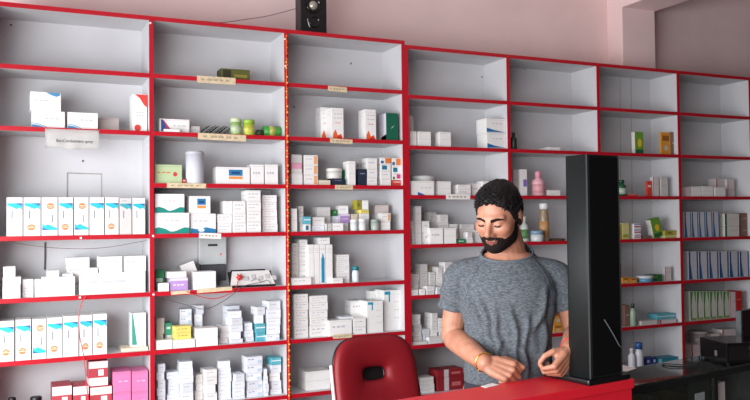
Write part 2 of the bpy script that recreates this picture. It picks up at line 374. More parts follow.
# other kinds of stock
def floorpt(bay, b, px, off):
    z = bayZ(bay, b)
    x = onY(px, 200, DY+off).x
    for _ in range(3):      # the lens leans a little with height
        y = 200; lo, hi = 0, 420
        for _i in range(30):
            mid = (lo+hi)/2
            if onY(px, mid, DY+off).z > z: lo = mid
            else: hi = mid
        x = onY(px, lo, DY+off).x
    return Vector((x, DY+off, z))
def pxr(bay, b, x0, x1, off): return (floorpt(bay, b, x1, off).x-floorpt(bay, b, x0, off).x)/2
def bottle(bay, b, x0, x1, ytop, body, capc, desc, off=.06, kind='bottle', capf=.2, neck=.45, label=None, z=None, rough=.35, pump=False):
    base = floorpt(bay, b, (x0+x1)/2, off)
    if z is not None: base.z = z
    r = pxr(bay, b, x0, x1, off); h = onY((x0+x1)/2, ytop, DY+off).z-base.z
    t = thing(kind.replace(' ', '_'), '', kind, base)
    hb = h*(1-capf)
    bm = bmesh.new(); lathe(bm, [(r*.9, 0), (r, h*.03), (r, hb*.72), (r*.93, hb*.82), (r*neck, hb*.95), (r*neck, hb)], seg=18); obj('body', bm, mat('bot_%s' % str(body), body, rough, noise_amt=.05), t)
    bm = bmesh.new(); rc = r*max(neck, .4)*1.15
    if pump: lathe(bm, [(rc, hb), (rc, hb+h*capf*.4), (r*.2, hb+h*capf*.45), (r*.2, h), ], seg=12); tube(bm, [(0, 0, h*.985), (-r*.9, 0, h*.97)], .003, 6)
    else: lathe(bm, [(rc, hb), (rc, h*.985), (rc*.85, h)], seg=14)
    obj('cap', bm, mat('cap_%s' % str(capc), capc, .4, noise_amt=.05), t)
    if label:
        bm = bmesh.new(); lathe(bm, [(r*1.012, hb*.16), (r*1.012, hb*.62)], seg=18); obj('printed_label', bm, mat('lab_%s' % str(label), label, .5, noise_amt=.25, noise_scale=90), t)
    reg(bay, b, t, desc, kind); return t
def tub(bay, b, x0, x1, ytop, body, lid, desc, off=.05, kind='jar', band=None, lidf=.25, z=None):
    base = floorpt(bay, b, (x0+x1)/2, off)
    if z is not None: base.z = z
    r = pxr(bay, b, x0, x1, off); h = onY((x0+x1)/2, ytop, DY+off).z-base.z
    t = thing(kind.replace(' ', '_'), '', kind, base)
    hb = h*(1-lidf)
    bm = bmesh.new(); lathe(bm, [(r*.9, 0), (r*.97, h*.04), (r*.97, hb)], seg=20); obj('body', bm, mat('tub_%s' % str(body), body, .4, noise_amt=.05), t)
    bm = bmesh.new(); lathe(bm, [(r, hb), (r, h*.96), (r*.9, h)], seg=20); obj('lid', bm, mat('lid_%s' % str(lid), lid, .4, noise_amt=.05), t)
    if band:
        bm = bmesh.new(); lathe(bm, [(r*.985, hb*.2), (r*.985, hb*.75)], seg=20); obj('printed_label', bm, mat('lab_%s' % str(band), band, .5, noise_amt=.25, noise_scale=70), t)
    reg(bay, b, t, desc, kind); return base.z+h

# ======== bay 1
o = .03
z = C(1, 2, 31.5, 65, 111, 'sw', o, .14)
C(1, 2, 30, 61, 92, 'swu', o, .14, z=z)
C(1, 2, 67.5, 98, 112.5, 'sw', o, .14)
C(1, 2, 99, 119, 118, 'pg', .12, .1)
C(1, 2, 132.5, 147, 94, 'rw', .05, .12)
xs = (6.5, 23.5, 41.5, 58.5, 74, 89.5, 105, 119.5, 132.5, 146)
for i, s in enumerate(('t0', 't1', 't2', 't1', 't2', 't0', 't1', 't3', 't0')):
    C(1, 4, xs[i], xs[i+1]-.8, 197.3+(.8 if i > 6 else 0), s, .01, .13, jit=False)
z = C(1, 5, 2.5, 20.5, 285, 'bl', .01, .1)
z = C(1, 5, 2.5, 21, 277, 'w2', .03, .1, z=z); C(1, 5, 3, 15.5, 266.5, 'w2', .03, .1, z=z)
C(1, 5, 22, 34, [288, 279.3], 'w2', .05, .1); C(1, 5, 34.5, 41, [288, 279.3], 'w2', .05, .1)
z = C(1, 5, 41.5, 75, 277, 'p', .02, .16)
C(1, 5, 47, 59, 270.5, 'w', .03, .1, z=z)
C(1, 5, 62, 73, 273.5, 'c', .05, .1, z=z)
z1 = C(1, 5, 79.5, 145.5, 272.5, 'w', .02, .15)
C(1, 5, 89, 98, 268, 'w', .03, .08, z=z1)
C(1, 5, 99, 122.5, 256.5, 'w2', .03, .12, z=z1); C(1, 5, 123.5, 146, 256, 'w2', .04, .12, z=z1)
z = C(1, 5, 69, 88.5, 274+2, 'c', .12, .1)
C(1, 5, 66.5, 89.5, 257.5, 'w2', .12, .1, z=z)
xs = ((-1, 14.3, 't1', 321), (15.5, 31, 't1', 319.5), (32, 46.5, 't2', 319), (47, 62.5, 't1', 317.5), (63, 78.5, 't0', 316), (79.5, 92.5, 't1', 315), (93.2, 107, 't1', 313.8))
for a, b_, s, t in xs: C(1, 6, a, b_, t, s, .012, .13, jit=False)
z = C(1, 6, 121.5, 148, 347.5, 'by', .03, .12)
C(1, 6, 131, 146, 313, 'gd', .05, .1, z=z)
z = C(1, 7, 52, 72, 386, 'md', .02, .15, jit=False); C(1, 7, 73, 89, 386, 'md', .02, .15, jit=False); z = C(1, 7, 90, 112, 386.5, 'md', .02, .15, jit=False)
C(1, 7, 88.5, 108, 361, 'md', .03, .12, z=z, jit=False)
C(1, 7, 113, 131, [392, 371.5], 'pk', .02, .15, jit=False); C(1, 7, 131.8, 148, [391.5, 370.8], 'pk', .02, .15, jit=False)
tub(1, 7, 8, 16, 397.5, (34, 30, 32), (24, 22, 24), 'small black round tin', .06); tub(1, 7, 30, 42, 396.5, (30, 28, 30), (20, 20, 22), 'wide black round tin', .06)
# ======== bay 2
C(2, 1, 221, 250, 69, 'ol', .05, .1, rot=0)
C(2, 2, 164, 180, 129, 'p', .005, .03)
C(2, 2, 159.5, 189.5, 119, 'br', .045, .12)
C(2, 2, 190, 200, 126, 'g', .07, .1)
for i in range(6):          # foil blister cards leaning on each other
    p = floorpt(2, 2, 200+i*4.6, .04)
    bm = bmesh.new(); box(bm, -.0015, .0015, 0, .09, 0, .075, 0); ms = [mat('foil_dark', (36, 40, 38), .35, .3, noise_amt=.2), mat('foil_light', (176, 182, 174), .35, .5, noise_amt=.2)]
    for a in range(2):
        for b_ in range(4): lathe(bm, [(.0072, -.0015), (.006, -.006), (.001, -.007)], (0, .02+a*.045, .012+b_*.017), 8, 1, axis='x')
    oo = obj('blister_pack', bm, ms if i % 2 else ms[::-1]); oo.location = p+Vector((.004, 0, .001)); oo.rotation_euler = (0, math.radians(50), 0)
    reg(2, 2, oo, 'slanting dark foil blister pack' if i % 2 else 'slanting silver foil blister pack', 'blister pack')
tub(2, 2, 230.5, 241.5, 118.5, (150, 190, 110), (196, 212, 170), 'pale green tin', .04, 'tin', (190, 210, 170)); tub(2, 2, 243, 254.5, 120, (176, 200, 60), (150, 190, 70), 'yellow-green tin', .04, 'tin', (206, 206, 90))
def drum(bay, b, x0, x1, c, desc, cb, off=.05):
    p = floorpt(bay, b, (x0+x1)/2, off); L = pxr(bay, b, x0, x1, off); r = .032 if L > .03 else .02
    t = thing('tin', '', 'tin', p)
    bm = bmesh.new(); lathe(bm, [(r*.9, -L), (r, -L*.96), (r, L*.96), (r*.9, L)], (0, r, r), 20, axis='x'); obj('body', bm, mat('dr%s' % str(c), c, .4, noise_amt=.08), t)
    bm = bmesh.new(); lathe(bm, [(r*1.01, -L*.35), (r*1.01, L*.35)], (0, r, r), 20, axis='x'); obj('printed_label', bm, mat('drl%s' % str(cb), cb, .5, noise_amt=.25, noise_scale=60), t)
    reg(bay, b, t, desc, 'tin')
drum(2, 2, 257, 263.5, (36, 60, 34), 'dark green tin lying down', (60, 90, 40)); drum(2, 2, 264.5, 281.5, (70, 160, 66), 'leaf green tin lying down', (190, 190, 90))
C(2, 3, 154.5, 182, 164.5, 'lg', .03, .1)
C(2, 3, 182.5, 186, 179, 'rd', .03, .03)
tub(2, 3, 185.5, 204, 151.5, (208, 212, 220), (190, 192, 198), 'tall white tub with dark-topped lid', .05, 'jar', None, .1)
z = C(2, 3, 216.5, 250, 167, 'lb', .03, .1); C(2, 3, 251, 264, 164.5, 'w', .03, .1); C(2, 3, 265, 278, 164.5, 'w', .03, .1)
z = C(2, 4, 154.5, 189.5, 212.8, 'gb', .015, .13); C(2, 4, 155, 184.5, 193.8, 'gb', .02, .13, z=z)
z = C(2, 4, 190.5, 216, 213.6, 'bb', .03, .12); C(2, 4, 189.5, 210.5, 196, 'lb', .03, .12, z=z)
C(2, 4, 217, 232, [223, 214], 'w2', .04, .12); z = C(2, 4, 233, 246, [222.5, 213, 201], 'w2', .03, .12)
C(2, 4, 224, 232.6, 201, 'p', .04, .1, z=onY(228, 214, DY+.04).z+.0005)
C(2, 4, 246.6, 261, [221.5, 211, 201, 190.3], 'w2', .03, .12); C(2, 4, 262, 277.5, [224, 216.5, 209, 202, 195], 'w2', .06, .12)
# row five
C(2, 5, 158.3, 169, 283, 'w', .01, .05); C(2, 5, 155, 164.5, 270, 'gn', .09, .08)
z = C(2, 5, 169.6, 188, 278, 'pu', .02, .1); C(2, 5, 167.5, 186.5, 271.5, 'p', .03, .1, z=z)
C(2, 5, 194, 216, 271.5, 'p', .012, .1)
C(2, 5, 186, 204, 264, 'p', .13, .1, tilt=-.35)
# row six
ch = [(156, 165, [341, 334, 326, 318], 'g'), (189.5-9, 194, [320+26, 338, 332, 326, 320, 314, 309], 'c'), (194.6, 217.5, 328, 'p'), (218.5, 224, [338, 330, 323], 'g'), (224.6, 243, [338, 331, 324, 316, 306], 'c2'), (244, 254, [341, 334, 328, 323], 'c'), (254.6, 265.5, [335, 329, 321], 'te'), (266.2, 281, [334, 324, 312, 301], 'c')]
z = C(2, 6, 156, 172.5, 340, 'w', .012, .06, jit=False); z = C(2, 6, 173, 195, [339.5], 'w', .012, .08, jit=False)
C(2, 6, 174, 191.5, [332.5, 326], 'ye', .02, .07, z=z)
C(2, 6, 156, 164.5, [341, 334, 326, 318], 'g', .09, .1); C(2, 6, 165.2, 172.5, [335, 323], ['c', 'gt'], .09, .1)
C(2, 6, 180, 193.5, [338, 331, 324.5, 316, 309], 'c2', .12, .1)
C(2, 6, 196, 218, 328, 'p', .012, .1); 
C(2, 6, 194.5, 204, [330, 322, 314, 305.5], 'c', .14, .09)
C(2, 6, 219, 228.5, [338, 332, 326], 'g', .06, .1); C(2, 6, 229, 243, [339, 332, 325, 318, 311], 'c', .03, .1)
C(2, 6, 226, 240, [335, 322, 306], 'c', .15, .09)
C(2, 6, 244.5, 254, [337, 330, 323], 'c', .05, .1); C(2, 6, 254.8, 265.5, [333, 323.5, 315, 307], ['te', 'te', 'c', 'c'], .04, .1)
z = C(2, 6, 266.5, 281, 334.5, 'c2', .02, .1); C(2, 6, 266.5, 281, [325, 318, 309, 301], 'c', .04, .1, z=z)
# row seven
for a, b_, t, s, of in ((156.5, 165.5, [404, 396, 388, 380, 372, 364], 'c', .04), (166.5, 179, [403, 394, 386, 379, 372], 'c', .06), (179.6, 193.5, [402, 392, 383, 375, 368, 361.5], 'c', .03),
                       (194.3, 203, [400, 391, 383, 374.5], 'g', .06), (203.6, 217.5, [401, 393, 385, 377, 369.5], 'w', .03), (218.5, 232.5, [399, 390, 382, 374, 368, 361], 'c', .05), (233.5, 245, [396, 388, 381, 374], 'c', .03),
                       (245.8, 263, [397, 389, 381, 373, 364.5, 356.5], 'c2', .04), (264, 269, [392, 384, 376, 369], 'c', .03), (269.8, 281.5, [389, 381, 373, 365, 357.5], ['c', 'c', 'w', 'c', 'te'], .05)):
    C(2, 7, a, b_, t, s, of, .1)
# ======== bay 3
for a, b_, s in ((319.8, 331.8, 'p'), (332, 344, 'or')): pass
C(3, 2, 320.5, 331.5, 107.3, 'or', .11, .09); C(3, 2, 331.5, 343.5, 107.8, 'or', .02, .12); C(3, 2, 365, 376, 109.3, 'or', .02, .1); C(3, 2, 386, 398, 113, 'dg', .02, .1)
C(3, 3, 291.5, 302.5, [173, 163, 154.5], ['p', 'pi', 'g'], .03, .1); C(3, 3, 304, 318, [174.8, 165, 155], ['wo', 'wo', 'wo'], .03, .1); C(3, 3, 318.8, 330.5, 180, 'by', .03, .1)
z = C(3, 3, 332.5, 344, 178.5, 'nv', .03, .08); C(3, 3, 344.5, 348, 170, 'gn', .07, .05)
tub(3, 3, 326.5, 341.5, 168.5, (214, 212, 206), (226, 224, 218), 'wide white round tub lifted on a dark carton', .075, 'jar', None, .3, z=z)
C(3, 3, 348.5, 355.5, 161, 'p', .02, .09); C(3, 3, 358.5, 366.5, 169, 'nv', .03, .08); C(3, 3, 367, 377.5, [177.5, 169, 158], 'w', .03, .08)
C(3, 3, 359, 369, [172, 158.5], ['nv', 'g'], .14, .08)
C(3, 3, 380.5, 391, [179, 171, 164, 157.5], ['p', 'w', 'mt', 'mo'], .03, .09); C(3, 3, 392, 401, [180, 173.5, 166, 158], ['rd', 'mg', 'mt', 'mo'], .03, .09)
C(3, 4, 291.5, 298, 208.5, 'p', .02, .08); C(3, 4, 298.6, 303.5, [222, 212, 206], 'g', .05, .08); C(3, 4, 304, 311, [224, 216.5], ['mt', 'te'], .02, .06)
C(3, 4, 311.8, 325, [225, 217], ['c', 'w'], .04, .08); z = C(3, 4, 326, 332, 223.5, 'wg', .02, .06); C(3, 4, 332.8, 344, 223, 'w', .02, .06)
C(3, 4, 316, 331, [225, 216.5, 207], ['w', 'w', 'p'], .13, .09); C(3, 4, 332, 338.5, [224, 216, 210], ['w', 'c', 'gq'], .13, .09); C(3, 4, 339.3, 350, [223, 214, 205.5], ['p', 'pu', 'w'], .1, .1)
C(3, 4, 351, 358, 214, 'by', .1, .08); tub(3, 4, 350.5, 357.5, 219.5, (220, 226, 226), (236, 236, 236), 'small white jar', .03); tub(3, 4, 358.2, 366.2, 219, (220, 226, 226), (236, 236, 236), 'small white jar', .03)
z = C(3, 4, 359.5, 369.5, [219.5, 213.5, 209.5], ['p', 'w', 'ye'], .1, .08); C(3, 4, 355.3, 362, 200, 'oy', .1, .07, z=z); C(3, 4, 362.4, 369.5, 200.3, 'p', .1, .07, z=z)
tub(3, 4, 371, 379, 219.5, (170, 180, 170), (150, 170, 160), 'squat grey-green jar', .03); C(3, 4, 381.5, 391.5, [221.5, 213], ['p', 'wo'], .03, .07); C(3, 4, 376, 390, [222, 214, 205], ['pg', 'g', 'pg'], .12, .08)
C(3, 5, 291.5, 298.5, [269, 260, 251, 243], 'w', .09, .1); C(3, 5, 299.5, 307.5, [270, 261, 252.5, 246, 239.5], 'w', .05, .1); C(3, 5, 291.5, 311.5, 277.6, 'w', .01, .03)
SY = dict(ST); ST['s1'] = (WH, 'tall white carton', txt(.1, .9, .86, .015, 4)+txt(.1, .9, .8, .012, 3), []); ST['s2'] = (WH, 'tall white carton with teal syringe', [(R_(.22, .02, .8, .66), (24, 140, 178)), ([(.3, .66), (.7, .66), (.55, .78), (.45, .78)], (24, 140, 178))]+txt(.05, .95, .88, .015, 2), [])
ST['s3'] = (WH, 'white carton with teal cross mark', [(R_(.05, .9, .38, .98), (24, 150, 180)), (R_(.28, .72, .36, .92), (24, 150, 180))]+txt(.6, .9, .7, .02, 2)+txt(.6, .9, .5, .02, 2)+txt(.6, .9, .3, .02, 2), [])
for a, b_, s in ((308, 314, 's1'), (314.3, 319.6, 's1'), (319.9, 325.6, 's2'), (325.9, 332.5, 's1')): z = C(3, 5, a, b_, 244.5, s, .03, .14, jit=False)
C(3, 5, 319, 330, 237.5, 'w', .05, .1, z=z)
C(3, 5, 336.5, 349.5, [273.5, 266.5, 260, 254.5], 'w2', .05, .1); C(3, 5, 332.5, 343, 277.8, 'w', .008, .03)
bottle(3, 5, 352.3, 358.9, 266.2, (224, 232, 236), (20, 128, 136), 'white bottle with teal cap', .05, capf=.25, neck=.8)
C(3, 6, 293.5, 308.5, [326, 318, 310, 302, 294], 'w2', .04, .12); C(3, 6, 309.5, 328, [325, 317.5, 310, 302.5, 295.5], 'w2', .04, .12)
z = C(3, 6, 329, 352, 320, 'w', .02, .1); C(3, 6, 341, 353.5, 316.5, 'c', .05, .1, z=z)
C(3, 6, 353.5, 366, [326.5, 318], 'w', .02, .1); C(3, 6, 350.5, 366.5, [325, 314, 300.5], 'w', .13, .1)
C(3, 6, 367, 383, 301, 's3', .03, .13); C(3, 6, 383.6, 401, 290, 's3', .06, .13); C(3, 6, 370, 383, 290.5, 's1', .165, .06)
C(3, 7, 306, 330.5, 371, 'p', .05, .14)
C(3, 7, 372, 400, 380, 'w', .05, .12)
# ======== bay 4
C(4, 2, 408.6, 413.5, 116, 'g', .1, .1); C(4, 2, 409.8, 416.5, 131.3, 'p', .04, .05); C(4, 2, 418.5, 431, 131.5, 'p', .03, .07); C(4, 2, 439.5, 451, 132, 'p', .03, .06)
C(4, 2, 486, 505.5, [133, 118.5], 'bw', .02, .12)
tub(4, 3, 411.5, 434, 176, (214, 212, 208), (196, 198, 196), 'large round white jar', .11, 'jar', None, .2); C(4, 3, 411, 434, 181, 'jb', .02, .04)
C(4, 3, 438, 451, 181.2, 'p', .04, .08); C(4, 3, 457.5, 471, [189, 184.5], 'w', .04, .08); C(4, 3, 472, 480, 183.5, 'w', .08, .08); C(4, 3, 482, 500, [188, 181], 'w', .05, .08)
C(4, 4, 410.5, 414, [236, 229, 221], 'w', .08, .08); C(4, 4, 414.6, 421.5, [221.5, 206], 'p', .06, .08); C(4, 4, 422.5, 430, [232, 221], 'w', .06, .08); C(4, 4, 430.6, 443.6, 228, 'w', .02, .05); C(4, 4, 444.6, 456.6, 228, 'p', .02, .05)
C(4, 4, 427, 438, [231, 222, 212], 'g', .14, .08, rot=.25); C(4, 4, 439, 448.5, [232, 222, 214.5], 'w2', .12, .08); C(4, 4, 449.5, 459, [233, 224], 'w', .12, .08)
C(4, 4, 458.5, 466, 239, 'gn', .02, .05); C(4, 4, 466.6, 473, [237, 232], 'w', .03, .05); C(4, 4, 460, 475, [236, 229, 224], 'w', .12, .08); C(4, 4, 476, 490, [236, 230], 'w', .06, .08)
C(4, 5, 410, 419, 289.5, 'p', .01, .05); C(4, 5, 420, 425.5, 289, 'w', .01, .05); C(4, 5, 426, 435, [291, 286], 'w', .01, .05); C(4, 5, 436, 448, 287, 'c', .01, .05); C(4, 5, 449, 462, 287, 'w', .01, .05)
for a, b_, t in ((410.5, 419.5, [289, 281, 274]), (420, 428, [288, 279, 271, 264]), (428.6, 436, [288, 280, 272]), (436.6, 443, [289, 281, 274, 267]), (443.6, 453, [288, 280, 271, 262]), (453.6, 463, [287, 279, 271, 263]), (463.6, 478, [287, 279, 271])):
    C(4, 5, a, b_, t, 'w2', .085, .07, rot=random.choice((0, 0, .12)))
C(4, 5, 411, 426, [287, 277, 270.5], 'g', .175, .06); C(4, 5, 427, 442, [287, 277, 266], 'by', .175, .06); C(4, 5, 444, 462, [286, 276, 268], 'w', .175, .06)
for a, b_, t, s in ((412.5, 422, [342, 336.5, 331, 325, 319, 314.5], 'w'), (422.6, 430, [341, 334, 329], 'c'), (430.6, 438, [340, 333, 326, 318, 313], 'w'), (438.6, 443, [340, 332, 324, 318], 'w'), (463, 470, [337, 328, 318], 'w'), (470.6, 479, [337, 328, 320], 'c')):
    C(4, 6, a, b_, t, s, .05, .1)
C(4, 6, 412.5, 428, 341.5, 'g', .01, .035); C(4, 6, 428.6, 443.5, 337, 'p', .01, .035); C(4, 6, 444.2, 462, [338, 328, 319], 'w', .05, .1)
C(4, 7, 420.5, 434.5, [388.5, 384, 380.5, 377.2], 'w', .04, .1)
z = C(4, 7, 437, 463.5, [376.5, 369], ['rs', 'rs'], .04, .11)
C(4, 7, 465, 479, [385, 378, 372.5], 'w', .06, .1); C(4, 7, 480, 494, [385, 379, 373], 'w', .06, .1)
# ======== bay 5
bottle(5, 2, 510.8, 516.5, 132.5, (24, 48, 40), (16, 26, 22), 'dark green bottle', .05); C(5, 2, 549, 560.5, 147, 'p', .03, .1)
C(5, 3, 512.5, 518.5, 169.5, 'wm', .12, .08); C(5, 3, 521, 527, 169.2, 'vt', .04, .03)
bottle(5, 3, 532.8, 543.6, 171.5, (222, 168, 176), (226, 150, 166), 'pink lotion bottle', .06, capf=.24, neck=.4, label=(222, 160, 168)); C(5, 3, 548, 560.5, 190, 'p', .03, .08)
bottle(5, 4, 520, 527.8, 216.5, (196, 206, 196), (214, 218, 214), 'white bottle with green label', .06, capf=.22, label=(96, 146, 90)); bottle(5, 4, 540.2, 548.4, 203.3, (150, 130, 104), (226, 226, 224), 'tall spray can with domed white cap', .06, 'can', .16, .8, (196, 150, 96))
tub(5, 4, 531.5, 542.5, 230.5, (200, 206, 206), (120, 150, 170), 'white tub with blue-grey lid', .03, 'jar', None, .35); C(5, 4, 549, 565, 238.5, 'dk', .03, .1)
C(5, 5, 520, 534, [290, 284], 'w', .05, .1); C(5, 5, 570, 590, [288, 280], 'w', .05, .1)
C(5, 6, 553, 563, [325, 310], 'oc', .05, .1)
# ======== bay 6
C(6, 2, 634.8, 643.3, 131.8, 'gy', .04, .035); C(6, 2, 660.8, 670.5, 132.2, 'oc', .04, .012)
C(6, 2, 671, 674.5, 132, 'bn', .04, .012)  # thin brown slab standing in for the ochre carton's dark right side
bottle(6, 3, 617.4, 625.2, 180, (24, 84, 50), (20, 70, 42), 'green bottle with white label', .05, capf=.2, neck=.55, label=(180, 200, 180))
C(6, 3, 647.2, 651.7, 181, 'rd', .04, .02); C(6, 3, 653, 658.8, 177, 'wm', .04, .03); C(6, 3, 660.8, 667.8, 177, 'g', .04, .08)
C(6, 3, 627, 638, [194], 'rd', .03, .06)
C(6, 4, 618.5, 621.5, 224, 'oy', .04, .06); C(6, 4, 622.2, 629.4, 223, 'yl', .04, .07); C(6, 4, 634, 641, [234.5, 229, 223.5], 'mr', .04, .07); C(6, 4, 645, 651, 235.5, 'bn', .04, .07)
C(6, 4, 652.5, 664, 219.5, 'gy', .05, .05, tilt=-.25); C(6, 4, 664.8, 677.5, [235, 230.5], ['yl', 'oy'], .03, .08)
C(6, 5, 618.5, 621.5, 263.5, 'bn', .04, .05); C(6, 5, 622.4, 629.5, 277.3, 'oc', .03, .07); C(6, 5, 630.3, 637.2, 278, 'oc', .03, .07)
tub(6, 5, 638.4, 651, 275.5, (90, 150, 180), (206, 212, 214), 'low blue and white dish', .05, 'dish', None, .4)
C(6, 5, 652, 662.3, 274.5, 'gq', .04, .08); C(6, 5, 664.8, 671.3, 266.8, 'wm', .05, .02)
bottle(6, 6, 630.5, 635.6, 303.5, (150, 170, 150), (16, 60, 40), 'slim bottle with dark green cap', .04, capf=.2); C(6, 6, 624.8, 629.8, 305, 'bn', .04, .06)
C(6, 6, 641, 657.5, 320.5, 'g', .02, .08); z = C(6, 6, 659.5, 676.5, 319.5, 'wm', .03, .1); C(6, 6, 657, 675.5, 313.7, 'te', .05, .1, z=z)
bottle(6, 7, 629.2, 634.8, 348, (214, 216, 222), (206, 208, 214), 'small white bottle', .04); bottle(6, 7, 635.4, 642.6, 342.3, (210, 214, 220), (40, 90, 150), 'white bottle with blue cap', .04, capf=.25, neck=.7)
C(6, 7, 645.5, 651.2, 358, 'bu', .04, .07); C(6, 7, 652, 657, 357.5, 'bu', .04, .07); C(6, 7, 658.5, 681, 357.5, 'bt', .04, .1)
# ======== bay 7
C(7, 3, 684.5, 691, 186.8, 'wm', .03, .08); C(7, 3, 692, 701.5, 186.5, 'p', .03, .08); C(7, 3, 702.2, 713.2, 186.2, 'p', .03, .08); C(7, 3, 715, 725.5, 187.2, 'p', .03, .06)
C(7, 3, 716, 726, [188, 178.5], 'wm', .12, .08); C(7, 3, 727, 734.5, [189, 179], 'wm', .1, .08)
for i in range(5): C(7, 4, 684.6+7.05*i, 691+7.05*i, 211.8, 'bk', .03, .12, jit=False)
C(7, 4, 724.5, 739.5, [225.5, 213.5], 'wg', .03, .08); C(7, 4, 741, 748, [225, 213], 'bn', .04, .08)
for i in range(6):
    a = 688.5+i*10.2; C(7, 5, a, a+9.3, 251.2, 'bk', .03, .14, jit=False)
for i in range(6):
    a = 690+i*6.6; C(7, 6, a, a+6.1, 291.2, 'bg', .03, .12, jit=False)
C(7, 6, 730, 735.5, 292, 'wm', .03, .1); C(7, 6, 736.2, 742, [301, 291], 'rc', .03, .1)
tub(7, 7, 691.5, 705.5, 330.5, (150, 140, 138), (170, 164, 160), 'wide grey round tin above flat cartons', .12, 'tin', None, .2, z=onY(700, 344, DY+.12).z)
C(7, 7, 691, 706, [358, 351, 344.2], 'wm', .07, .1)
C(7, 7, 709, 720, [346, 333.5], 'wm', .06, .1); C(7, 7, 722, 736, [346, 334, 329], 'wm', .07, .1)
finish_cells()
def merge_small():
    """the cartons past the 300 that show largest become one uncounted mass"""
    L = []
    for stacks in CELLS.values():
        for st in stacks:
            for o, _d, cat in st:
                if o.name.split('.')[0] == 'carton':
                    xs_ = [v.co.x for v in o.data.vertices]; zs_ = [v.co.z for v in o.data.vertices]
                    a = (max(xs_)-min(xs_))*(max(zs_)-min(zs_))/(o.location.xy.length**2)
                    if o.location.y > DY+.1: a *= .35
                    if o.location.z < .62: a *= .6
                    L.append((a, o))
    L.sort(key=lambda q: -q[0]); small = [o for a, o in L[292:]]
    bm = bmesh.new(); ms = []
    for o in small:
        o_m = Matrix.LocRotScale(o.location, o.rotation_euler, o.scale); idx = []
        for m in o.data.materials:
            if m not in ms: ms.append(m)
            idx.append(ms.index(m))
        vs = [bm.verts.new(o_m @ v.co) for v in o.data.vertices]
        for p in o.data.polygons:
            try: f = bm.faces.new([vs[k] for k in p.vertices]); f.material_index = idx[p.material_index]
            except ValueError: pass
        bpy.data.objects.remove(o)
    r = obj('carton_assortment', bm, ms); r['kind'] = 'stuff'
    tag(r, 'small cartons packed in and behind the stacks on the shelves', 'boxes')
merge_small()
# ---------------------------------------------------------------- paper labels on the shelf edges
PAPER = mat('paper', (236, 236, 232), .7, noise_amt=.05, noise_scale=30); CREAM = mat('cream_tape', (222, 204, 168), .6, noise_amt=.2, noise_scale=60)
INK = mat('ink', (176, 160, 132), .8, noise_amt=.1); INKD = mat('dark_ink', (70, 72, 78), .8, noise_amt=.1)
def strip(x0, y0, x1, y1, hpx, m, label, name='shelf_label', ink=True, Y=DY-.0025, words=5):
    a, b = onY(x0, y0, Y), onY(x1, y1, Y); L = (b-a).length; h = hpx/f_*4.6; ang = math.atan2(b.z-a.z, b.x-a.x)
    bm = bmesh.new(); box(bm, 0, L, -.0012, 0, -h/2, h/2, 0)
    if ink:
        u = L*.1
        for k in range(words):
            w = L*.8/words*(.5+.3*((k*3) % 4)/3); quad(bm, [(u, -.0016, -h*.14), (u+w, -.0016, -h*.14), (u+w, -.0016, h*.16), (u, -.0016, h*.16)], 1); u += L*.8/words
    o = obj(name, bm, [m, INK]); o.location = a; o.rotation_euler = (0, -ang, 0)
    return tag(o, label, 'label', 'paper labels on the shelf edges')
strip(197, 79, 235.5, 81.5, 6.5, CREAM, 'cream paper label under the dark olive carton')
strip(198, 136, 246, 138.5, 6, CREAM, 'long cream label below the foil blister packs')
strip(167, 185.3, 206, 186, 4.5, CREAM, 'cream tape below the pale green carton and tall tub')
strip(199, 235.3, 221, 236.3, 5, PAPER, 'small white card label above the electricity meter')
strip(328, 88.3, 347, 90, 5, CREAM, 'short cream label in third bay, below empty top compartment')
strip(330, 140.5, 352.5, 142, 4.5, CREAM, 'cream label below the orange-based cartons')
strip(335, 187.2, 353, 187.5, 4.5, CREAM, 'cream label below the round white tub in third bay')
strip(333, 336.8, 352, 335.5, 4, CREAM, 'cream label just above the top of the red chair')
strip(446, 196.8, 470, 197, 5.5, PAPER, 'white paper label beside the head of the man')
strip(171, 293.2, 190, 291.8, 3, CREAM, 'short cream tape left of the red wire end, below purple carton', ink=False)
strip(197, 291.3, 232, 288.3, 3.6, CREAM, 'cream tape below the white cube carton and meter', ink=False)
# hanging paper sign
a, b = onY(45, 128.5, DY-.004), onY(99, 128.8, DY-.004); W_ = b.x-a.x; Hs = a.z-onY(70, 148.5, DY-.004).z
bm = bmesh.new(); NX, NZ = 18, 8; g = []
for j in range(NZ+1):
    g.append([bm.verts.new((W_*i/NX, -.0015+.007*(j/NZ)+.0025*(j/NZ)*math.sin(i*1.1+.5)+.0015*math.sin(i*.6+j*.7)*(j/NZ), -Hs*j/NZ+.004*(math.sin(i*.5))*(j == NZ))) for i in range(NX+1)])
for j in range(NZ):
    for i in range(NX): bm.faces.new((g[j][i], g[j+1][i], g[j+1][i+1], g[j][i+1])).smooth = True
bmesh.ops.solidify(bm, geom=bm.faces[:], thickness=.0004)
sign = obj('paper_sign', bm, PAPER); sign.location = a
tag(sign, 'white paper sign hanging from shelf edge under the blue-swoosh cartons', 'sign')
def text_part(body, size, m, parent, loc, name='lettering', sx=1):
    cu = bpy.data.curves.new('t', 'FONT'); cu.body = body; cu.size = size; cu.extrude = .0002; cu.align_x = 'LEFT'
    t = bpy.data.objects.new('t', cu); COL.objects.link(t); bpy.context.view_layer.update()
    me = bpy.data.meshes.new_from_object(t.evaluated_get(bpy.context.evaluated_depsgraph_get())); bpy.data.objects.remove(t)
    me.materials.clear(); me.materials.append(m)
    o = bpy.data.objects.new(name, me); COL.objects.link(o); o.parent = parent; o.location = loc; o.rotation_euler = (math.pi/2, 0, 0); o.scale = (sx, 1, 1)
    return o
text_part('BactCombatment spray', .021, INKD, sign, (W_*.2, -.0035, -Hs*.68), sx=.86)
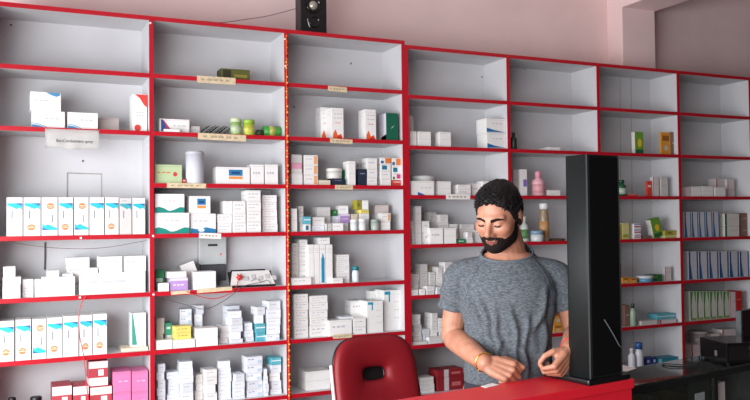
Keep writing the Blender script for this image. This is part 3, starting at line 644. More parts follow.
# ---------------------------------------------------------------- wires, meter, switchboard
RW = mat('red_wire', (206, 50, 58), .4, noise_amt=.05); GWR = mat('grey_wire', (84, 84, 92), .5, noise_amt=.05); BW = mat('brown_wire', (96, 66, 60), .5, noise_amt=.05)
def pw(pts, Y): return [onY(x, y, Y if not hasattr(Y, '__len__') else Y[i]) for i, (x, y) in enumerate(pts)]
tag(wire('wire', pw(((5, 240.5), (25, 244.5), (50, 247.5), (80, 248.8), (110, 247), (146, 240.5)), DY+.004), .0012, BW), 'thin brown wire sagging below the teal-banded cartons', 'wire')
tag(wire('wire', pw(((45.2, 243), (45.2, 256), (44.8, 269)), DY+DEP-.011), .0045, GWR), 'short dark wire straight down back panel, above small cartons', 'wire')
tag(wire('wire', pw(((86, 295.5), (80.5, 306), (79, 320), (80, 338), (83, 352), (85.5, 372), (87, 388), (90, 410)), DY-.012), .0022, RW), 'red wire dangling past the lower left teal-banded cartons', 'wire')
tag(wire('wire', pw(((187, 291.5), (200, 296.5), (215, 298.6), (229, 294), (236, 287), (238.5, 279)), (DY-.008, DY-.008, DY-.008, DY-.008, DY-.004, DY+.045)), .0022, RW), 'red wire looping to the switchboard', 'wire')
tag(wire('wire', pw(((165, 299), (185, 304.5), (205, 309), (222, 302), (236, 292), (244, 286), (262, 282)), (DY+.06, DY+.04, DY-.005, DY-.006, DY-.006, DY-.006, DY-.008)), .0018, GWR), 'grey wire drooping below the switchboard', 'wire')
tag(wire('wire', pw(((150, 17), (185, 20), (205, 21.3), (222, 22.6), (245, 19.5), (270, 15.5), (298, 8)), (DY+.1, DY+.1, DY+.1, DY+.1, DY+.13, DY+.16, DY+.2)), .0018, BW), 'brown wire along the unit top up to the loudspeaker', 'wire')
mroot = thing('electricity_meter', 'light grey electricity meter on the back panel, dark terminal cover', 'meter', onY(210.5, 264, yb))
bm = bmesh.new(); s_ = 4.9/f_
box(bm, -12.5*s_, 12.5*s_, -.06, 0, 0, 25*s_, bev=.006); obj('housing', bm, mat('meter_grey', (192, 197, 196), .4, noise_amt=.05), mroot)
bm = bmesh.new(); box(bm, -4.5*s_, 4*s_, -.0625, -.06, 16.5*s_, 18.5*s_); obj('display', bm, mat('lcd', (60, 66, 64), .2, noise_amt=.05), mroot)
bm = bmesh.new(); box(bm, -13.5*s_, 13.5*s_, -.05, -.0, 25.2*s_, 26.7*s_, bev=.003); obj('top_rim', bm, mat('meter_dark', (86, 88, 92), .4, noise_amt=.1), mroot)
bm = bmesh.new(); box(bm, -10*s_, 12.5*s_, -.045, 0, -15*s_, -.6*s_, bev=.004); mtc = obj('terminal_cover', bm, mat('meter_dark', (86, 88, 92), .4), mroot)
for k in range(4):
    bm = bmesh.new(); tube(bm, [((-7+k*4.5)*s_, -.03, -15*s_), ((-7+k*4.5)*s_, -.03, -21*s_)], .003, 6); obj('wire', bm, (BW, GWR)[k % 2], mroot)
bm = bmesh.new(); lathe(bm, [(.006, 0), (.005, -.003)], (7*s_, -.06, 9*s_), 10, axis='y'); obj('indicator', bm, mat('pink_lamp', (226, 120, 130), .4, noise_amt=.05), mroot)
# leaning switchboard
sb = thing('switchboard', 'tilted white switchboard with black rim and red plug', 'switchboard', floorpt(2, 5, 253, .03), 0)
hold = bpy.data.objects
tl = math.radians(-32)
def tilted(o): o.rotation_euler = (tl, 0, 0); return o
sw = 21*s_
bm = bmesh.new()
for (za, zb, xa, xb) in ((0, .01, -sw, sw), (.098, .108, -sw*.84, sw*.66)): box(bm, xa, xb, -.006, .012, za, zb, bev=.002)
box(bm, -sw*.96, sw*.92, .002, .014, .006, .1)
tilted(obj('rim', bm, BLACK, sb))
bm = bmesh.new(); vs = [(-sw*.96, -.008, .011), (sw*.97, -.008, .011), (sw*.8, -.008, .097), (-sw*.8, -.008, .097)]
v1 = [bm.verts.new(p) for p in vs]; v2 = [bm.verts.new((p[0], .001, p[2])) for p in vs]
bm.faces.new(v1); bm.faces.new(v2[::-1]); [bm.faces.new((v1[k], v2[k], v2[(k+1) % 4], v1[(k+1) % 4])) for k in range(4)]
bmesh.ops.recalc_face_normals(bm, faces=bm.faces); fp = tilted(obj('face_plate', bm, mat('ivory_plastic', (222, 222, 218), .35, noise_amt=.05), sb))
for k in range(5):
    bm = bmesh.new(); box(bm, -sw*.35+k*.04, -sw*.35+k*.04+.026, -.012, -.0082, .035+.01*(k % 2), .062+.01*(k % 2), bev=.002); tilted(obj('rocker_switch', bm, mat('grey_plastic', (196, 196, 196), .35, noise_amt=.1), sb))
bm = bmesh.new(); lathe(bm, [(.014, -.008), (.013, -.022), (.006, -.028)], (-sw*.55, 0, .055), 10, axis='y')
for k in range(6):
    a = k*math.pi/3; tube(bm, [(-sw*.55, -.018, .055), (-sw*.55+.02*math.cos(a), -.02, .055+.02*math.sin(a))], [.005, .003], 6)
tilted(obj('plug', bm, mat('red_plastic', (200, 50, 50), .4, noise_amt=.05), sb))
bm = bmesh.new(); tube(bm, smooth_pts([(-.01, -.013, .03), (.02, -.02, .04), (.05, -.014, .022), (.08, -.018, .03), (.1, -.012, .012)]), .0015, 6); tilted(obj('wire', bm, GWR, sb))
# ---------------------------------------------------------------- garland on the second upright
gx, gm = X1s[2], Z1[0]
bm = bmesh.new(); n = 150; z0_ = onY(285, 36, DY).z; z1_ = .08
GO = [mat('garland_orange', (226, 96, 40), .6, noise_amt=.1), mat('garland_yellow', (232, 188, 96), .6, noise_amt=.1), mat('garland_red', (186, 40, 40), .6, noise_amt=.1)]
tube(bm, [(gx, DY-.005, z0_), (gx, DY-.005, z1_)], .004, 6, 0)
for i in range(n):
    z = z0_+(z1_-z0_)*i/n
    lathe(bm, [(.001, -.005), (.0062, -.002), (.0062, .003), (.001, .006)], (gx+(-.002 if i % 2 else .002), DY-.0105, z), 6, (0, 1, 2, 0, 1)[i % 5] if z < z0_-.1 else 0)
gar = obj('bead_garland', bm, GO); tag(gar, 'orange and yellow bead string down the red upright between second and third bays', 'garland')
# ---------------------------------------------------------------- loudspeaker on top of the unit
zt = Z1[0]+T_/2
p = onY(297, 30, DY+.08); W2 = onY(325, 30, DY+.08).x-p.x
sp = thing('loudspeaker', 'black two-driver loudspeaker on top of the shelf unit', 'loudspeaker', (p.x+W2/2+.012, DY+.05, zt))
bm = bmesh.new(); box(bm, -W2/2-.008, W2/2+.03, 0, .13, .0005, .014, bev=.002); obj('base_plate', bm, BLKGL, sp)
bm = bmesh.new(); box(bm, -W2/2+.008, W2/2-.004, .02, .115, .014, .40, bev=.005); obj('cabinet', bm, mat('speaker_black', (16, 16, 18), .35, noise_amt=.1), sp)
for zc, r, c1 in ((.175, .045, (170, 166, 150)), (.29, .05, (170, 166, 150))):
    bm = bmesh.new(); lathe(bm, [(r, .02), (r, .012), (r*.86, .012), (r*.8, .019)], (0, 0, zc), 24, axis='y'); d_ = obj('driver', bm, BLKGL, sp)
    bm = bmesh.new(); lathe(bm, [(r*.62, .019), (r*.55, .012), (r*.3, .004), (.002, .001)], (0, 0, zc), 20, axis='y'); obj('cone', bm, mat('cone_grey', c1, .25, .3, noise_amt=.1), d_)
bm = bmesh.new(); lathe(bm, [(.034, .02), (.034, .014), (.027, .013), (.025, .0195)], (.006, 0, .078), 20, axis='y'); obj('bass_port', bm, BLKGL, sp)
bm = bmesh.new(); tube(bm, smooth_pts([(-.038, .017, .09), (-.034, .015, .068), (-.024, .017, .045)]), .004, 8); obj('silver_trim', bm, mat('silver_paint', (150, 152, 150), .35), sp)
# ---------------------------------------------------------------- red counter
ang = math.radians(7.6); ct = thing('shop_counter', 'glossy red shop counter in the foreground', 'counter', (1.634, 1.952, 0), ang)
bm = bmesh.new(); box(bm, -1.9, .216, .003, .203, .97, 1.0, bev=.003); obj('counter_top', bm, COUNTER, ct)
bm = bmesh.new(); box(bm, -1.9, .210, .010, .026, .06, .969); obj('front_panel', bm, COUNTER, ct)
bm = bmesh.new(); box(bm, .192, .210, .027, .19, 0, .969); box(bm, -1.9, -1.88, .027, .19, 0, .969); box(bm, -1.879, .191, .16, .175, .1, .969); obj('side_panel', bm, COUNTER, ct)
bm = bmesh.new(); box(bm, -1.88, .19, .03, .045, 0, .0595); obj('kick_board', bm, BLACK, ct)
# ---------------------------------------------------------------- tower speaker on the counter
tw = thing('tower_speaker', 'tall black column speaker on the red counter in front of the man', 'loudspeaker', (1.634, 1.952, 1.0), ang)
bm = bmesh.new(); box(bm, .006, .200, .004, .2, .0005, .018, bev=.006); obj('base_plate', bm, mat('base_black', (14, 15, 17), .3, noise_amt=.1), tw)
bm = bmesh.new(); H_ = .725
N = 10; side = [(-.003*math.sin(math.pi*k/N), .105-(.105-.02)*k/N) for k in range(N+1)]
prof = [(.026+a, b) for a, b in side]+[(.0285, .016), (.173, .016), (.176, .02), (.176, .101), (.173, .105)]
lo = [bm.verts.new((x, y, .018)) for x, y in prof]; hi = [bm.verts.new((x, y, H_)) for x, y in prof]
for k in range(len(prof)): 
    q = bm.faces.new((lo[k], lo[(k+1) % len(prof)], hi[(k+1) % len(prof)], hi[k])); q.smooth = k < N
bm.faces.new(hi); bm.faces.new(lo[::-1]); bmesh.ops.recalc_face_normals(bm, faces=bm.faces)
obj('cabinet', bm, SLATE, tw)
bm = bmesh.new(); box(bm, .030, .163, .010, .0155, .026, H_-.006, bev=.002); obj('grille', bm, GRILLE, tw)
bm = bmesh.new(); box(bm, .1645, .172, .0125, .0155, .024, H_-.004); obj('trim_strip', bm, mat('dark_trim', (58, 64, 66), .3, noise_amt=.1), tw)
bm = bmesh.new(); tube(bm, smooth_pts([(.085, .007, .2), (.118, .004, .155), (.152, .006, .112), (.168, .010, .108)]), .0016, 6); obj('cable', bm, mat('cable_grey', (96, 106, 108), .4, noise_amt=.05), tw)
# ---------------------------------------------------------------- papers
def sheet(name, pts, z, label, m=PAPER):
    bm = bmesh.new(); P = [onZ(x, y, z) for x, y in pts]; c = P[0]
    top = [bm.verts.new(p-c+Vector((0, 0, .0012))) for p in P]; bot = [bm.verts.new(p-c+Vector((0, 0, .0002))) for p in P]
    bm.faces.new(top); bm.faces.new(bot[::-1]); [bm.faces.new((top[k], bot[k], bot[(k+1) % len(P)], top[(k+1) % len(P)])) for k in range(len(P))]
    bmesh.ops.recalc_face_normals(bm, faces=bm.faces); o = obj(name, bm, m); o.location = c; return tag(o, label, 'paper')
sheet('paper_slip', ((481, 386.5), (492, 383.5), (499, 385), (486, 388)), 1.0, 'small white paper slip on red counter under the braceleted wrist')
# ---------------------------------------------------------------- glass counter
GZ = .88
GLASS = mat('dark_tinted_glass', (120, 134, 126), .04, trans=.92, spec=.5, noise_amt=.03); ALU = mat('dark_frame', (36, 42, 42), .35, .2, noise_amt=.1)
ga = math.radians(9.5); G0 = Vector((2.207, 2.345, 0)); gc = thing('glass_display_counter', 'dark glass display counter right of the red counter', 'counter', G0, ga)
L0, L1, GD = -.25, 1.25, .24
bm = bmesh.new(); box(bm, L0, L1, 0, GD, GZ-.008, GZ, bev=.001); obj('glass_top', bm, GLASS, gc)
bm = bmesh.new(); box(bm, L0, L1, .001, .02, GZ-.034, GZ-.0085); box(bm, L0, L1, GD-.02, GD-.001, GZ-.034, GZ-.0085); obj('top_rail', bm, ALU, gc)
for x in (L0, .50, L1-.025):
    for y in (.001, GD-.026): obj('post', B(x, x+.025, y, y+.025, 0, GZ-.0345), ALU, gc)
for xa, xb in ((L0+.026, .499),): obj('front_glass', B(xa, xb, .008, .013, .10, GZ-.036), GLASS, gc)
obj('display_shelf', B(L0+.03, L1-.03, .03, GD-.03, GZ-.30, GZ-.292), GLASS, gc)
obj('base_panel', B(L0+.026, L1-.026, .012, GD-.012, .02, .095), ALU, gc)
obj('rear_panel', B(L0+.026, L1-.026, GD-.012, GD-.006, .10, GZ-.036), mat('rear_panel_dark', (96, 104, 102), .6, noise_amt=.2), gc)
st_ = obj('sticker', B(.37, .435, .005, .0078, GZ-.145, GZ-.085), mat('sticker_grey', (150, 158, 160), .5, noise_amt=.1), gc)
def gl(x, y, z=0): return Matrix.Rotation(ga, 4, 'Z') @ Vector((x, y, z)) + G0
def gbox(x, y, w, d, h, st, label, z=GZ-.2918):
    bm, ms = carton_mesh(w, d, h, st); o = obj('carton', bm, ms); o.location = gl(x, y, z); o.rotation_euler = (0, 0, ga)
    return tag(o, label, 'box', 'stock inside the glass counter')
gbox(.605, .05, .1, .12, .215, 'wm', 'pale carton inside the glass counter, below the black box')
gbox(.06, .05, .06, .1, .22, 'yl', 'pale yellow carton inside the glass counter')
gbox(.16, .05, .05, .1, .21, 'mr', 'striped carton inside the glass counter')
gbox(.33, .05, .09, .1, .2, 'oc', 'ochre carton inside the glass counter')
sheet('paper', ((618, 364.5), (637, 368.2), (628, 371.3), (614, 371.5)), GZ, 'folded white paper on the glass counter beside the column speaker')
# black set-top box with glitter on its front
c0 = onZ(727, 365.5, GZ); c1 = onZ(700, 357.5, GZ)
dl = (c1-c0).xy.length; da = math.atan2(-(c1-c0).x, (c1-c0).y)
dv = thing('power_backup_box', 'black gloss box with gold glints on the glass counter', 'electronics', (c0.x, c0.y, GZ), da)
hh = 22/f_*(c0-Vector((0, 0, CAMH))).dot(CF)
for x in (.02, .26):
    for y in (.02, dl-.02):
        bm = bmesh.new(); lathe(bm, [(.01, 0), (.01, .008)], (x, y, .0003), 12); obj('foot', bm, BLACK, dv)
bm = bmesh.new(); box(bm, 0, .28, 0, dl, .008, hh, bev=.004); obj('case', bm, BLKGL, dv)
bm = bmesh.new(); box(bm, .012, .27, -.003, -.0003, .02, hh-.012, bev=.001); fpn = obj('front_panel', bm, mat('panel_black', (26, 26, 28), .25, noise_amt=.1), dv)
bm = bmesh.new()
for k in range(26):
    x, z = random.uniform(.09, .26), random.uniform(.028, hh-.02); r = random.uniform(.0018, .0045); lathe(bm, [(r, -.003), (r*.4, -.005)], (x, 0, z), 6, axis='y')
obj('glitter_inlay', bm, mat('gold_glitter', (220, 176, 150), .25, .6, noise_amt=.3), fpn)
bm = bmesh.new(); box(bm, -.0025, -.0003, dl*.35, dl*.42, hh*.3, hh*.55); obj('side_latch', bm, SILV, dv)
wire_ = wire('cord', [gl(.44, .10, GZ+.003), gl(.4, .14, GZ+.004), gl(.43, .2, GZ+.004), gl(.5, .1, GZ+.004)], .0022, mat('cord_black', (30, 32, 34), .4, noise_amt=.1)); tag(wire_, 'black cord loop lying on the glass counter by the black box', 'cord')
# monitor
m0 = gl(1.085, .17, GZ); mo = thing('computer_monitor', 'black flat computer monitor at the right edge', 'monitor', m0, ga+.1)
bm = bmesh.new(); box(bm, -.13, .1, -.075, .045, 0.0003, .012, bev=.004); obj('stand_base', bm, BLACK, mo)
bm = bmesh.new(); box(bm, -.03, .03, .0, .018, .0125, .1, bev=.003); obj('stand_neck', bm, BLACK, mo)
bm = bmesh.new(); box(bm, -.165, .3, -.028, -.001, .03, .205, bev=.003); obj('housing', bm, mat('monitor_housing', (18, 20, 22), .3, noise_amt=.1), mo)
bm = bmesh.new(); box(bm, -.155, .29, -.0292, -.0283, .042, .195); obj('screen', bm, mat('screen_off', (8, 8, 10), .12, noise_amt=.1), mo)
bm = bmesh.new(); box(bm, -.1685, -.1655, -.026, -.003, .032, .203); obj('side_bezel', bm, mat('bezel_grey', (48, 56, 60), .3, noise_amt=.1), mo)
# ---------------------------------------------------------------- red office chair
cp_ = atD(398, 300, 3.62); CRED = mat('red_upholstery', (134, 9, 24), .55, noise_amt=.1, noise_scale=200, bump=.1)
ch = thing('office_chair', 'red office chair with an oval hole in its backrest', 'chair', (cp_.x, cp_.y, 0), -.436+.55)
bw, bh, zc = .228, .245, .728; hz = .065
def outl(k, n, hole, s=1.0):
    a = 2*math.pi*k/n; ca, sa = math.cos(a), math.sin(a)
    if hole: e = .62; return (.066*s*math.copysign(abs(ca)**e, ca), hz+.032*s*math.copysign(abs(sa)**e, sa))
    e = .52; w = bw*(1-.06*sa if sa < 0 else 1-.05*sa); return (w*math.copysign(abs(ca)**e, ca), bh*math.copysign(abs(sa)**e, sa))
def backpad(bm, front, back, grow=0, bulge=.022, hs=1.0):
    n, m = 56, 9; gf = []; gb = []
    for j in range(m+1):
        t = j/m; rf, rb = [], []
        for k in range(n):
            h = outl(k, n, True, hs); o_ = outl(k, n, False); o_ = (o_[0]*(1+grow), o_[1]*(1+grow)); tt = t**1.2
            x, z = h[0]*(1-tt)+o_[0]*tt, h[1]*(1-tt)+o_[1]*tt
            prof_ = math.sin(math.pi*min(max(t, .0), 1))**.5 if 0 < t < 1 else 0
            curve = .35*x*x*1.6+.25*(z-.02)**2       # concave towards the sitter
            rf.append(bm.verts.new((x, front-bulge*prof_-curve*1.0, z))); rb.append(bm.verts.new((x, back-curve, z)))
        gf.append(rf); gb.append(rb)
    for g_, fl in ((gf, False), (gb, True)):
        for a_, b_ in zip(g_, g_[1:]):
            for k in range(n):
                q = [a_[k], a_[(k+1) % n], b_[(k+1) % n], b_[k]]; bm.faces.new(q if fl else q[::-1]).smooth = True
    for j, fl in ((0, True), (m, False)):
        for k in range(n):
            q = [gf[j][k], gf[j][(k+1) % n], gb[j][(k+1) % n], gb[j][k]]; bm.faces.new(q if fl else q[::-1]).smooth = True
    bmesh.ops.recalc_face_normals(bm, faces=bm.faces)
rec = math.radians(-13)
def bk(o): o.location = (0, .2, zc); o.rotation_euler = (rec, 0, 0); return o
bm = bmesh.new(); backpad(bm, 0, .022); bk(obj('backrest', bm, CRED, ch))
bm = bmesh.new(); backpad(bm, .0225, .036, .012, 0, .96); bk(obj('back_shell', bm, BLACK, ch))
bm = bmesh.new(); quadn = [outl(k, 24, True, .98) for k in range(24)]
va = [bm.verts.new((x, .030, z)) for x, z in quadn]; vb_ = [bm.verts.new((x, .034, z)) for x, z in quadn]
bm.faces.new(va); bm.faces.new(vb_[::-1]); [bm.faces.new((va[k], vb_[k], vb_[(k+1) % 24], va[(k+1) % 24])) for k in range(24)]
bmesh.ops.recalc_face_normals(bm, faces=bm.faces); o_ = bk(obj('hole_liner', bm, mat('hole_black', (12, 12, 14), .6, noise_amt=.1), ch))
bm = bmesh.new(); tube(bm, smooth_pts([(-bw*1.02, -.006, .12), (-bw*1.035, -.008, .04), (-bw*1.035, -.006, -.05), (-bw*1.0, .0, -.14)]), .0085, 8); bk(obj('edge_highlight', bm, mat('white_highlight', (232, 232, 226), .3, noise_amt=.05), ch))  # pale tube along the left shell edge, put in for its white highlight
bm = bmesh.new(); box(bm, -.24, .24, -.26, .2, .43, .50, bev=.03); obj('seat', bm, CRED, ch)
bm = bmesh.new(); box(bm, -.22, .22, -.24, .18, .405, .4295, bev=.008); obj('seat_pan', bm, BLACK, ch)
bm = bmesh.new(); tube(bm, smooth_pts([(0, .1, .39), (0, .26, .40), (0, .285, .50), (0, .262, .62)]), .018, 8); obj('back_bracket', bm, BLACK, ch)
bm = bmesh.new(); lathe(bm, [(.026, .1), (.026, .24), (.018, .25), (.018, .404)], seg=16); obj('gas_lift', bm, CHROME, ch)
bm = bmesh.new(); lathe(bm, [(.04, .07), (.045, .085), (.04, .11)], seg=20); obj('hub', bm, BLACK, ch)
for k in range(5):
    a = 2*math.pi*k/5+.3; c_, s2 = math.cos(a), math.sin(a)
    bm = bmesh.new(); tube(bm, [(c_*.03, s2*.03, .092), (c_*.28, s2*.28, .068)], [.02, .013], 8); lg = obj('leg', bm, BLACK, ch)
    bm = bmesh.new(); lathe(bm, [(.02, -.018), (.026, -.014), (.026, .014), (.02, .018)], (0, 0, 0), 14, axis='x'); wv = obj('castor', bm, BLACK, lg); wv.location = (c_*.28, s2*.28, .0265); wv.rotation_euler = (0, 0, a)
# ---------------------------------------------------------------- the man
mr = atD(507, 220, 2.78); az = math.atan2(mr.x, mr.y)
man = thing('person', 'man with dark hair and beard in a heather grey t-shirt, looking down at the counter', 'person', (mr.x, mr.y, 0), -az)
SKIN = mat('skin', (174, 122, 97), .5, noise_amt=.06, noise_scale=30, c2=(158, 106, 83)); LIP = mat('lips', (122, 70, 62), .45, noise_amt=.05)
HAIR = mat('hair', (20, 15, 15), .6, spec=.25, noise_amt=.3, noise_scale=90); BEARD = mat('beard', (26, 18, 16), .8, spec=.15, noise_amt=.3, noise_scale=220, bump=.6)
SHIRT = mat('heather_jersey', (92, 98, 103), .9, noise_scale=90, stretch=(1, 1, 2.8), c2=(58, 64, 70), bump=.15)
SEAMC = mat('shirt_seam', (66, 76, 86), .9, noise_amt=.1); PANTS = mat('dark_trousers', (34, 38, 50), .85, noise_amt=.2, noise_scale=80)
def lo2(o, n=1):
    return o
def solid(name, builder, voxel, m, parent, smooth_it=2, post=None):
    bm = bmesh.new(); builder(bm); me = bpy.data.meshes.new('tmp'); bm.to_mesh(me); bm.free()
    o = bpy.data.objects.new('tmp', me); COL.objects.link(o)
    md = o.modifiers.new('r', 'REMESH'); md.mode = 'VOXEL'; md.voxel_size = voxel
    if smooth_it:
        s = o.modifiers.new('s', 'SMOOTH'); s.iterations = smooth_it; s.factor = .5
    bpy.context.view_layer.update()
    me2 = bpy.data.meshes.new_from_object(o.evaluated_get(bpy.context.evaluated_depsgraph_get())); bpy.data.objects.remove(o)
    me2.name = name; me2.materials.clear()
    for mm in (m if isinstance(m, (list, tuple)) else [m]): me2.materials.append(mm)
    if post: post(me2)
    for p in me2.polygons: p.use_smooth = True
    r = bpy.data.objects.new(name, me2); COL.objects.link(r); r.parent = parent; return r
def ell_loft(bm, rings, seg=36):
    R = []
    for (z, cx_, cy_, rx, ry) in rings:
        R.append([bm.verts.new((cx_+rx*math.copysign(abs(math.cos(a))**.9, math.cos(a)), cy_+ry*math.copysign(abs(math.sin(a))**.9, math.sin(a)), z)) for a in [2*math.pi*k/seg for k in range(seg)]])
    for a, b in zip(R, R[1:]):
        for k in range(seg): bm.faces.new((a[k], a[(k+1) % seg], b[(k+1) % seg], b[k]))
    bm.faces.new(R[0][::-1]); bm.faces.new(R[-1])
def refine(rings, k=4):
    P = [np.array(r, float) for r in rings]; out = []
    Q = [2*P[0]-P[1]]+P+[2*P[-1]-P[-2]]
    for i in range(1, len(Q)-2):
        for j in range(k):
            t = j/k; a, b, c, d = Q[i-1], Q[i], Q[i+1], Q[i+2]
            out.append(.5*((2*b)+(c-a)*t+(2*a-5*b+4*c-d)*t*t+(3*b-a-3*c+d)*t**3))
    return out+[P[-1]]
# --- head as a radial surface of a blended solid
HC = Vector((-.027, -.080, 1.532)); HM = Matrix.Translation(HC) @ Matrix.Rotation(math.radians(-24), 4, 'Z') @ Matrix.Rotation(math.radians(20), 4, 'X') @ Matrix.Rotation(math.radians(3), 4, 'Y') @ Matrix.Scale(.935, 4)
def ellsd(p, c, r):
    q = (p-np.array(c))/np.array(r); l = np.linalg.norm(q, axis=1); return (l-1)*min(r)
def capsd(p, a, b, ra, rb):
    a, b = np.array(a), np.array(b); ab = b-a; t = np.clip(((p-a)@ab)/(ab@ab), 0, 1); return np.linalg.norm(p-(a+t[:, None]*ab), axis=1)-(ra+(rb-ra)*t)
def smin(a, b, k): h = np.clip(.5+.5*(b-a)/k, 0, 1); return b*(1-h)+a*h-k*h*(1-h)
def headsd(p):
    pm = p.copy(); pm[:, 0] = np.abs(pm[:, 0])
    d = ellsd(p, (0, .014, .034), (.076, .096, .085))
    d = smin(d, ellsd(p, (0, -.022, -.028), (.062, .073, .082)), .03)
    d = smin(d, ellsd(pm, (.040, -.014, -.056), (.022, .036, .034)), .03)
    d = smin(d, ellsd(p, (0, -.066, -.092), (.028, .025, .022)), .03)
    d = smin(d, ellsd(pm, (.042, -.060, -.018), (.022, .022, .018)), .025)
    d = smin(d, capsd(pm, (.012, -.086, .022), (.046, -.072, .022), .010, .008), .014)
    s = ellsd(pm, (.031, -.098, .003), (.017, .015, .012)); d = -smin(-d, s, .012)
    d = smin(d, ellsd(pm, (.031, -.078, .002), (.015, .014, .012)), .004)
    d = smin(d, capsd(p, (0, -.086, .016), (0, -.111, -.028), .008, .0125), .010)
    d = smin(d, ellsd(pm, (.014, -.098, -.034), (.0085, .011, .008)), .006)
    d = smin(d, ellsd(p, (0, -.090, -.0575), (.023, .010, .006)), .005)
    d = smin(d, ellsd(p, (0, -.087, -.068), (.018, .010, .007)), .005)
    d = smin(d, ellsd(pm, (.077, .012, -.004), (.010, .019, .031)), .007)
    return d
NU, NV = 168, 116
dirs = []
for j in range(NV+1):
    ph = math.pi*(j/NV)
    for i in range(NU):
        th = 2*math.pi*i/NU; dirs.append((math.sin(ph)*math.sin(th), -math.sin(ph)*math.cos(th), math.cos(ph)))
dirs = np.array(dirs); t = np.full(len(dirs), .16)
for _ in range(60): t -= np.clip(headsd(dirs*t[:, None]), -.004, .02)*.8
HP = dirs*t[:, None]
nrm = np.zeros_like(HP); e_ = 1e-3
for ax in range(3):
    dp_ = np.zeros(3); dp_[ax] = e_; nrm[:, ax] = headsd(HP+dp_)-headsd(HP-dp_)
nrm /= np.linalg.norm(nrm, axis=1)[:, None]
def grid_faces(sel=None):
    F = []
    for j in range(NV):
        for i in range(NU):
            q = (j*NU+i, (j+1)*NU+i, (j+1)*NU+(i+1) % NU, j*NU+(i+1) % NU)
            if sel is None or all(sel[k] for k in q): F.append(q)
    return F
def head_into(bm):
    vs = [bm.verts.new(HM @ Vector(p)) for p in HP]
    for q in grid_faces():
        if len({tuple(HP[k].round(6)) for k in q}) < 4:
            ks = []
            for k in q:
                if not any(np.allclose(HP[k], HP[m_]) for m_ in ks): ks.append(k)
            if len(ks) > 2:
                try: bm.faces.new([vs[k] for k in ks])
                except ValueError: pass
            continue
        bm.faces.new([vs[k] for k in q])
    bmesh.ops.remove_doubles(bm, verts=vs, dist=1e-6)
def shell(name, mask, off, m, thick):
    """a layer grown on the head where mask > 0, feathering to nothing at its rim"""
    sel = mask > 0; F = grid_faces(sel); used = sorted({k for q in F for k in q}); idx = {k: i for i, k in enumerate(used)}
    bm = bmesh.new(); outer = []; inner = []
    for k in used:
        w = min(1, mask[k]); p = Vector(HP[k]); n_ = Vector(nrm[k]); o_ = off(HP[k], nrm[k])*w
        outer.append(bm.verts.new(HM @ (p+n_*(o_+thick)))); inner.append(bm.verts.new(HM @ (p-n_*.002)))
    ed = {}
    for q in F:
        bm.faces.new([outer[idx[k]] for k in q]); bm.faces.new([inner[idx[k]] for k in q][::-1])
        for a, b in zip(q, q[1:]+q[:1]): ed[(a, b)] = 1
    for a, b in list(ed):
        if (b, a) not in ed: bm.faces.new((outer[idx[b]], outer[idx[a]], inner[idx[a]], inner[idx[b]]))
    bmesh.ops.remove_doubles(bm, verts=bm.verts[:], dist=1e-6)
    bmesh.ops.recalc_face_normals(bm, faces=bm.faces); return obj(name, bm, m, man, smooth=True)
x, y, z = HP.T; ax_ = np.abs(x)
# --- limbs (local metres; -y is towards the counter)
RS, RE, RWr = Vector((-.165, .01, 1.345)), Vector((-.200, .035, 1.105)), Vector((-.075, -.205, 1.052))
LS, LE, LW = Vector((.165, .01, 1.345)), Vector((.236, .03, 1.12)), Vector((.195, -.17, 1.092))
def hand(bm, W, xh, zh, side, curls, thumb, s=1.0):
    xh = Vector(xh).normalized(); zh = Vector(zh); zh = (zh-xh*zh.dot(xh)).normalized(); yh = zh.cross(xh)*side   # yh: thumb side
    P = lambda a, b, c: W+(xh*a+yh*b+zh*c)*s
    # palm: four overlapping metacarpal ridges
    for b0, b1, L in ((.016, .030, .086), (.006, .010, .090), (-.006, -.010, .086), (-.016, -.028, .078)):
        tube(bm, [P(.0, b0*.7, 0), P(.03, (b0+b1)/2, .002), P(L, b1, 0)], [.015*s, .0155*s, .0115*s], 10, cap=True)
    tube(bm, [P(.01, .012, -.008), P(.045, .030, -.012)], [.016*s, .014*s], 10)
    for (b, L, ln), cu in zip(((.030, .086, (.040, .024, .018)), (.010, .090, (.044, .028, .019)), (-.010, .086, (.040, .026, .018)), (-.028, .078, (.032, .020, .016))), curls):
        p = P(L, b, 0); d = xh.copy(); pts = [p]; a = 0
        for seg_, c_ in zip(ln, cu):
            a += math.radians(c_); d = xh*math.cos(a)-zh*math.sin(a); p = p+d*seg_*s; pts.append(p)
        tube(bm, pts, [.0098*s, .0088*s, .0080*s, .0068*s], 10)
    tp = [P(*q) for q in thumb]
    tube(bm, tp, [.013*s, .0112*s, .0100*s, .0080*s][:len(tp)], 10)
    return P
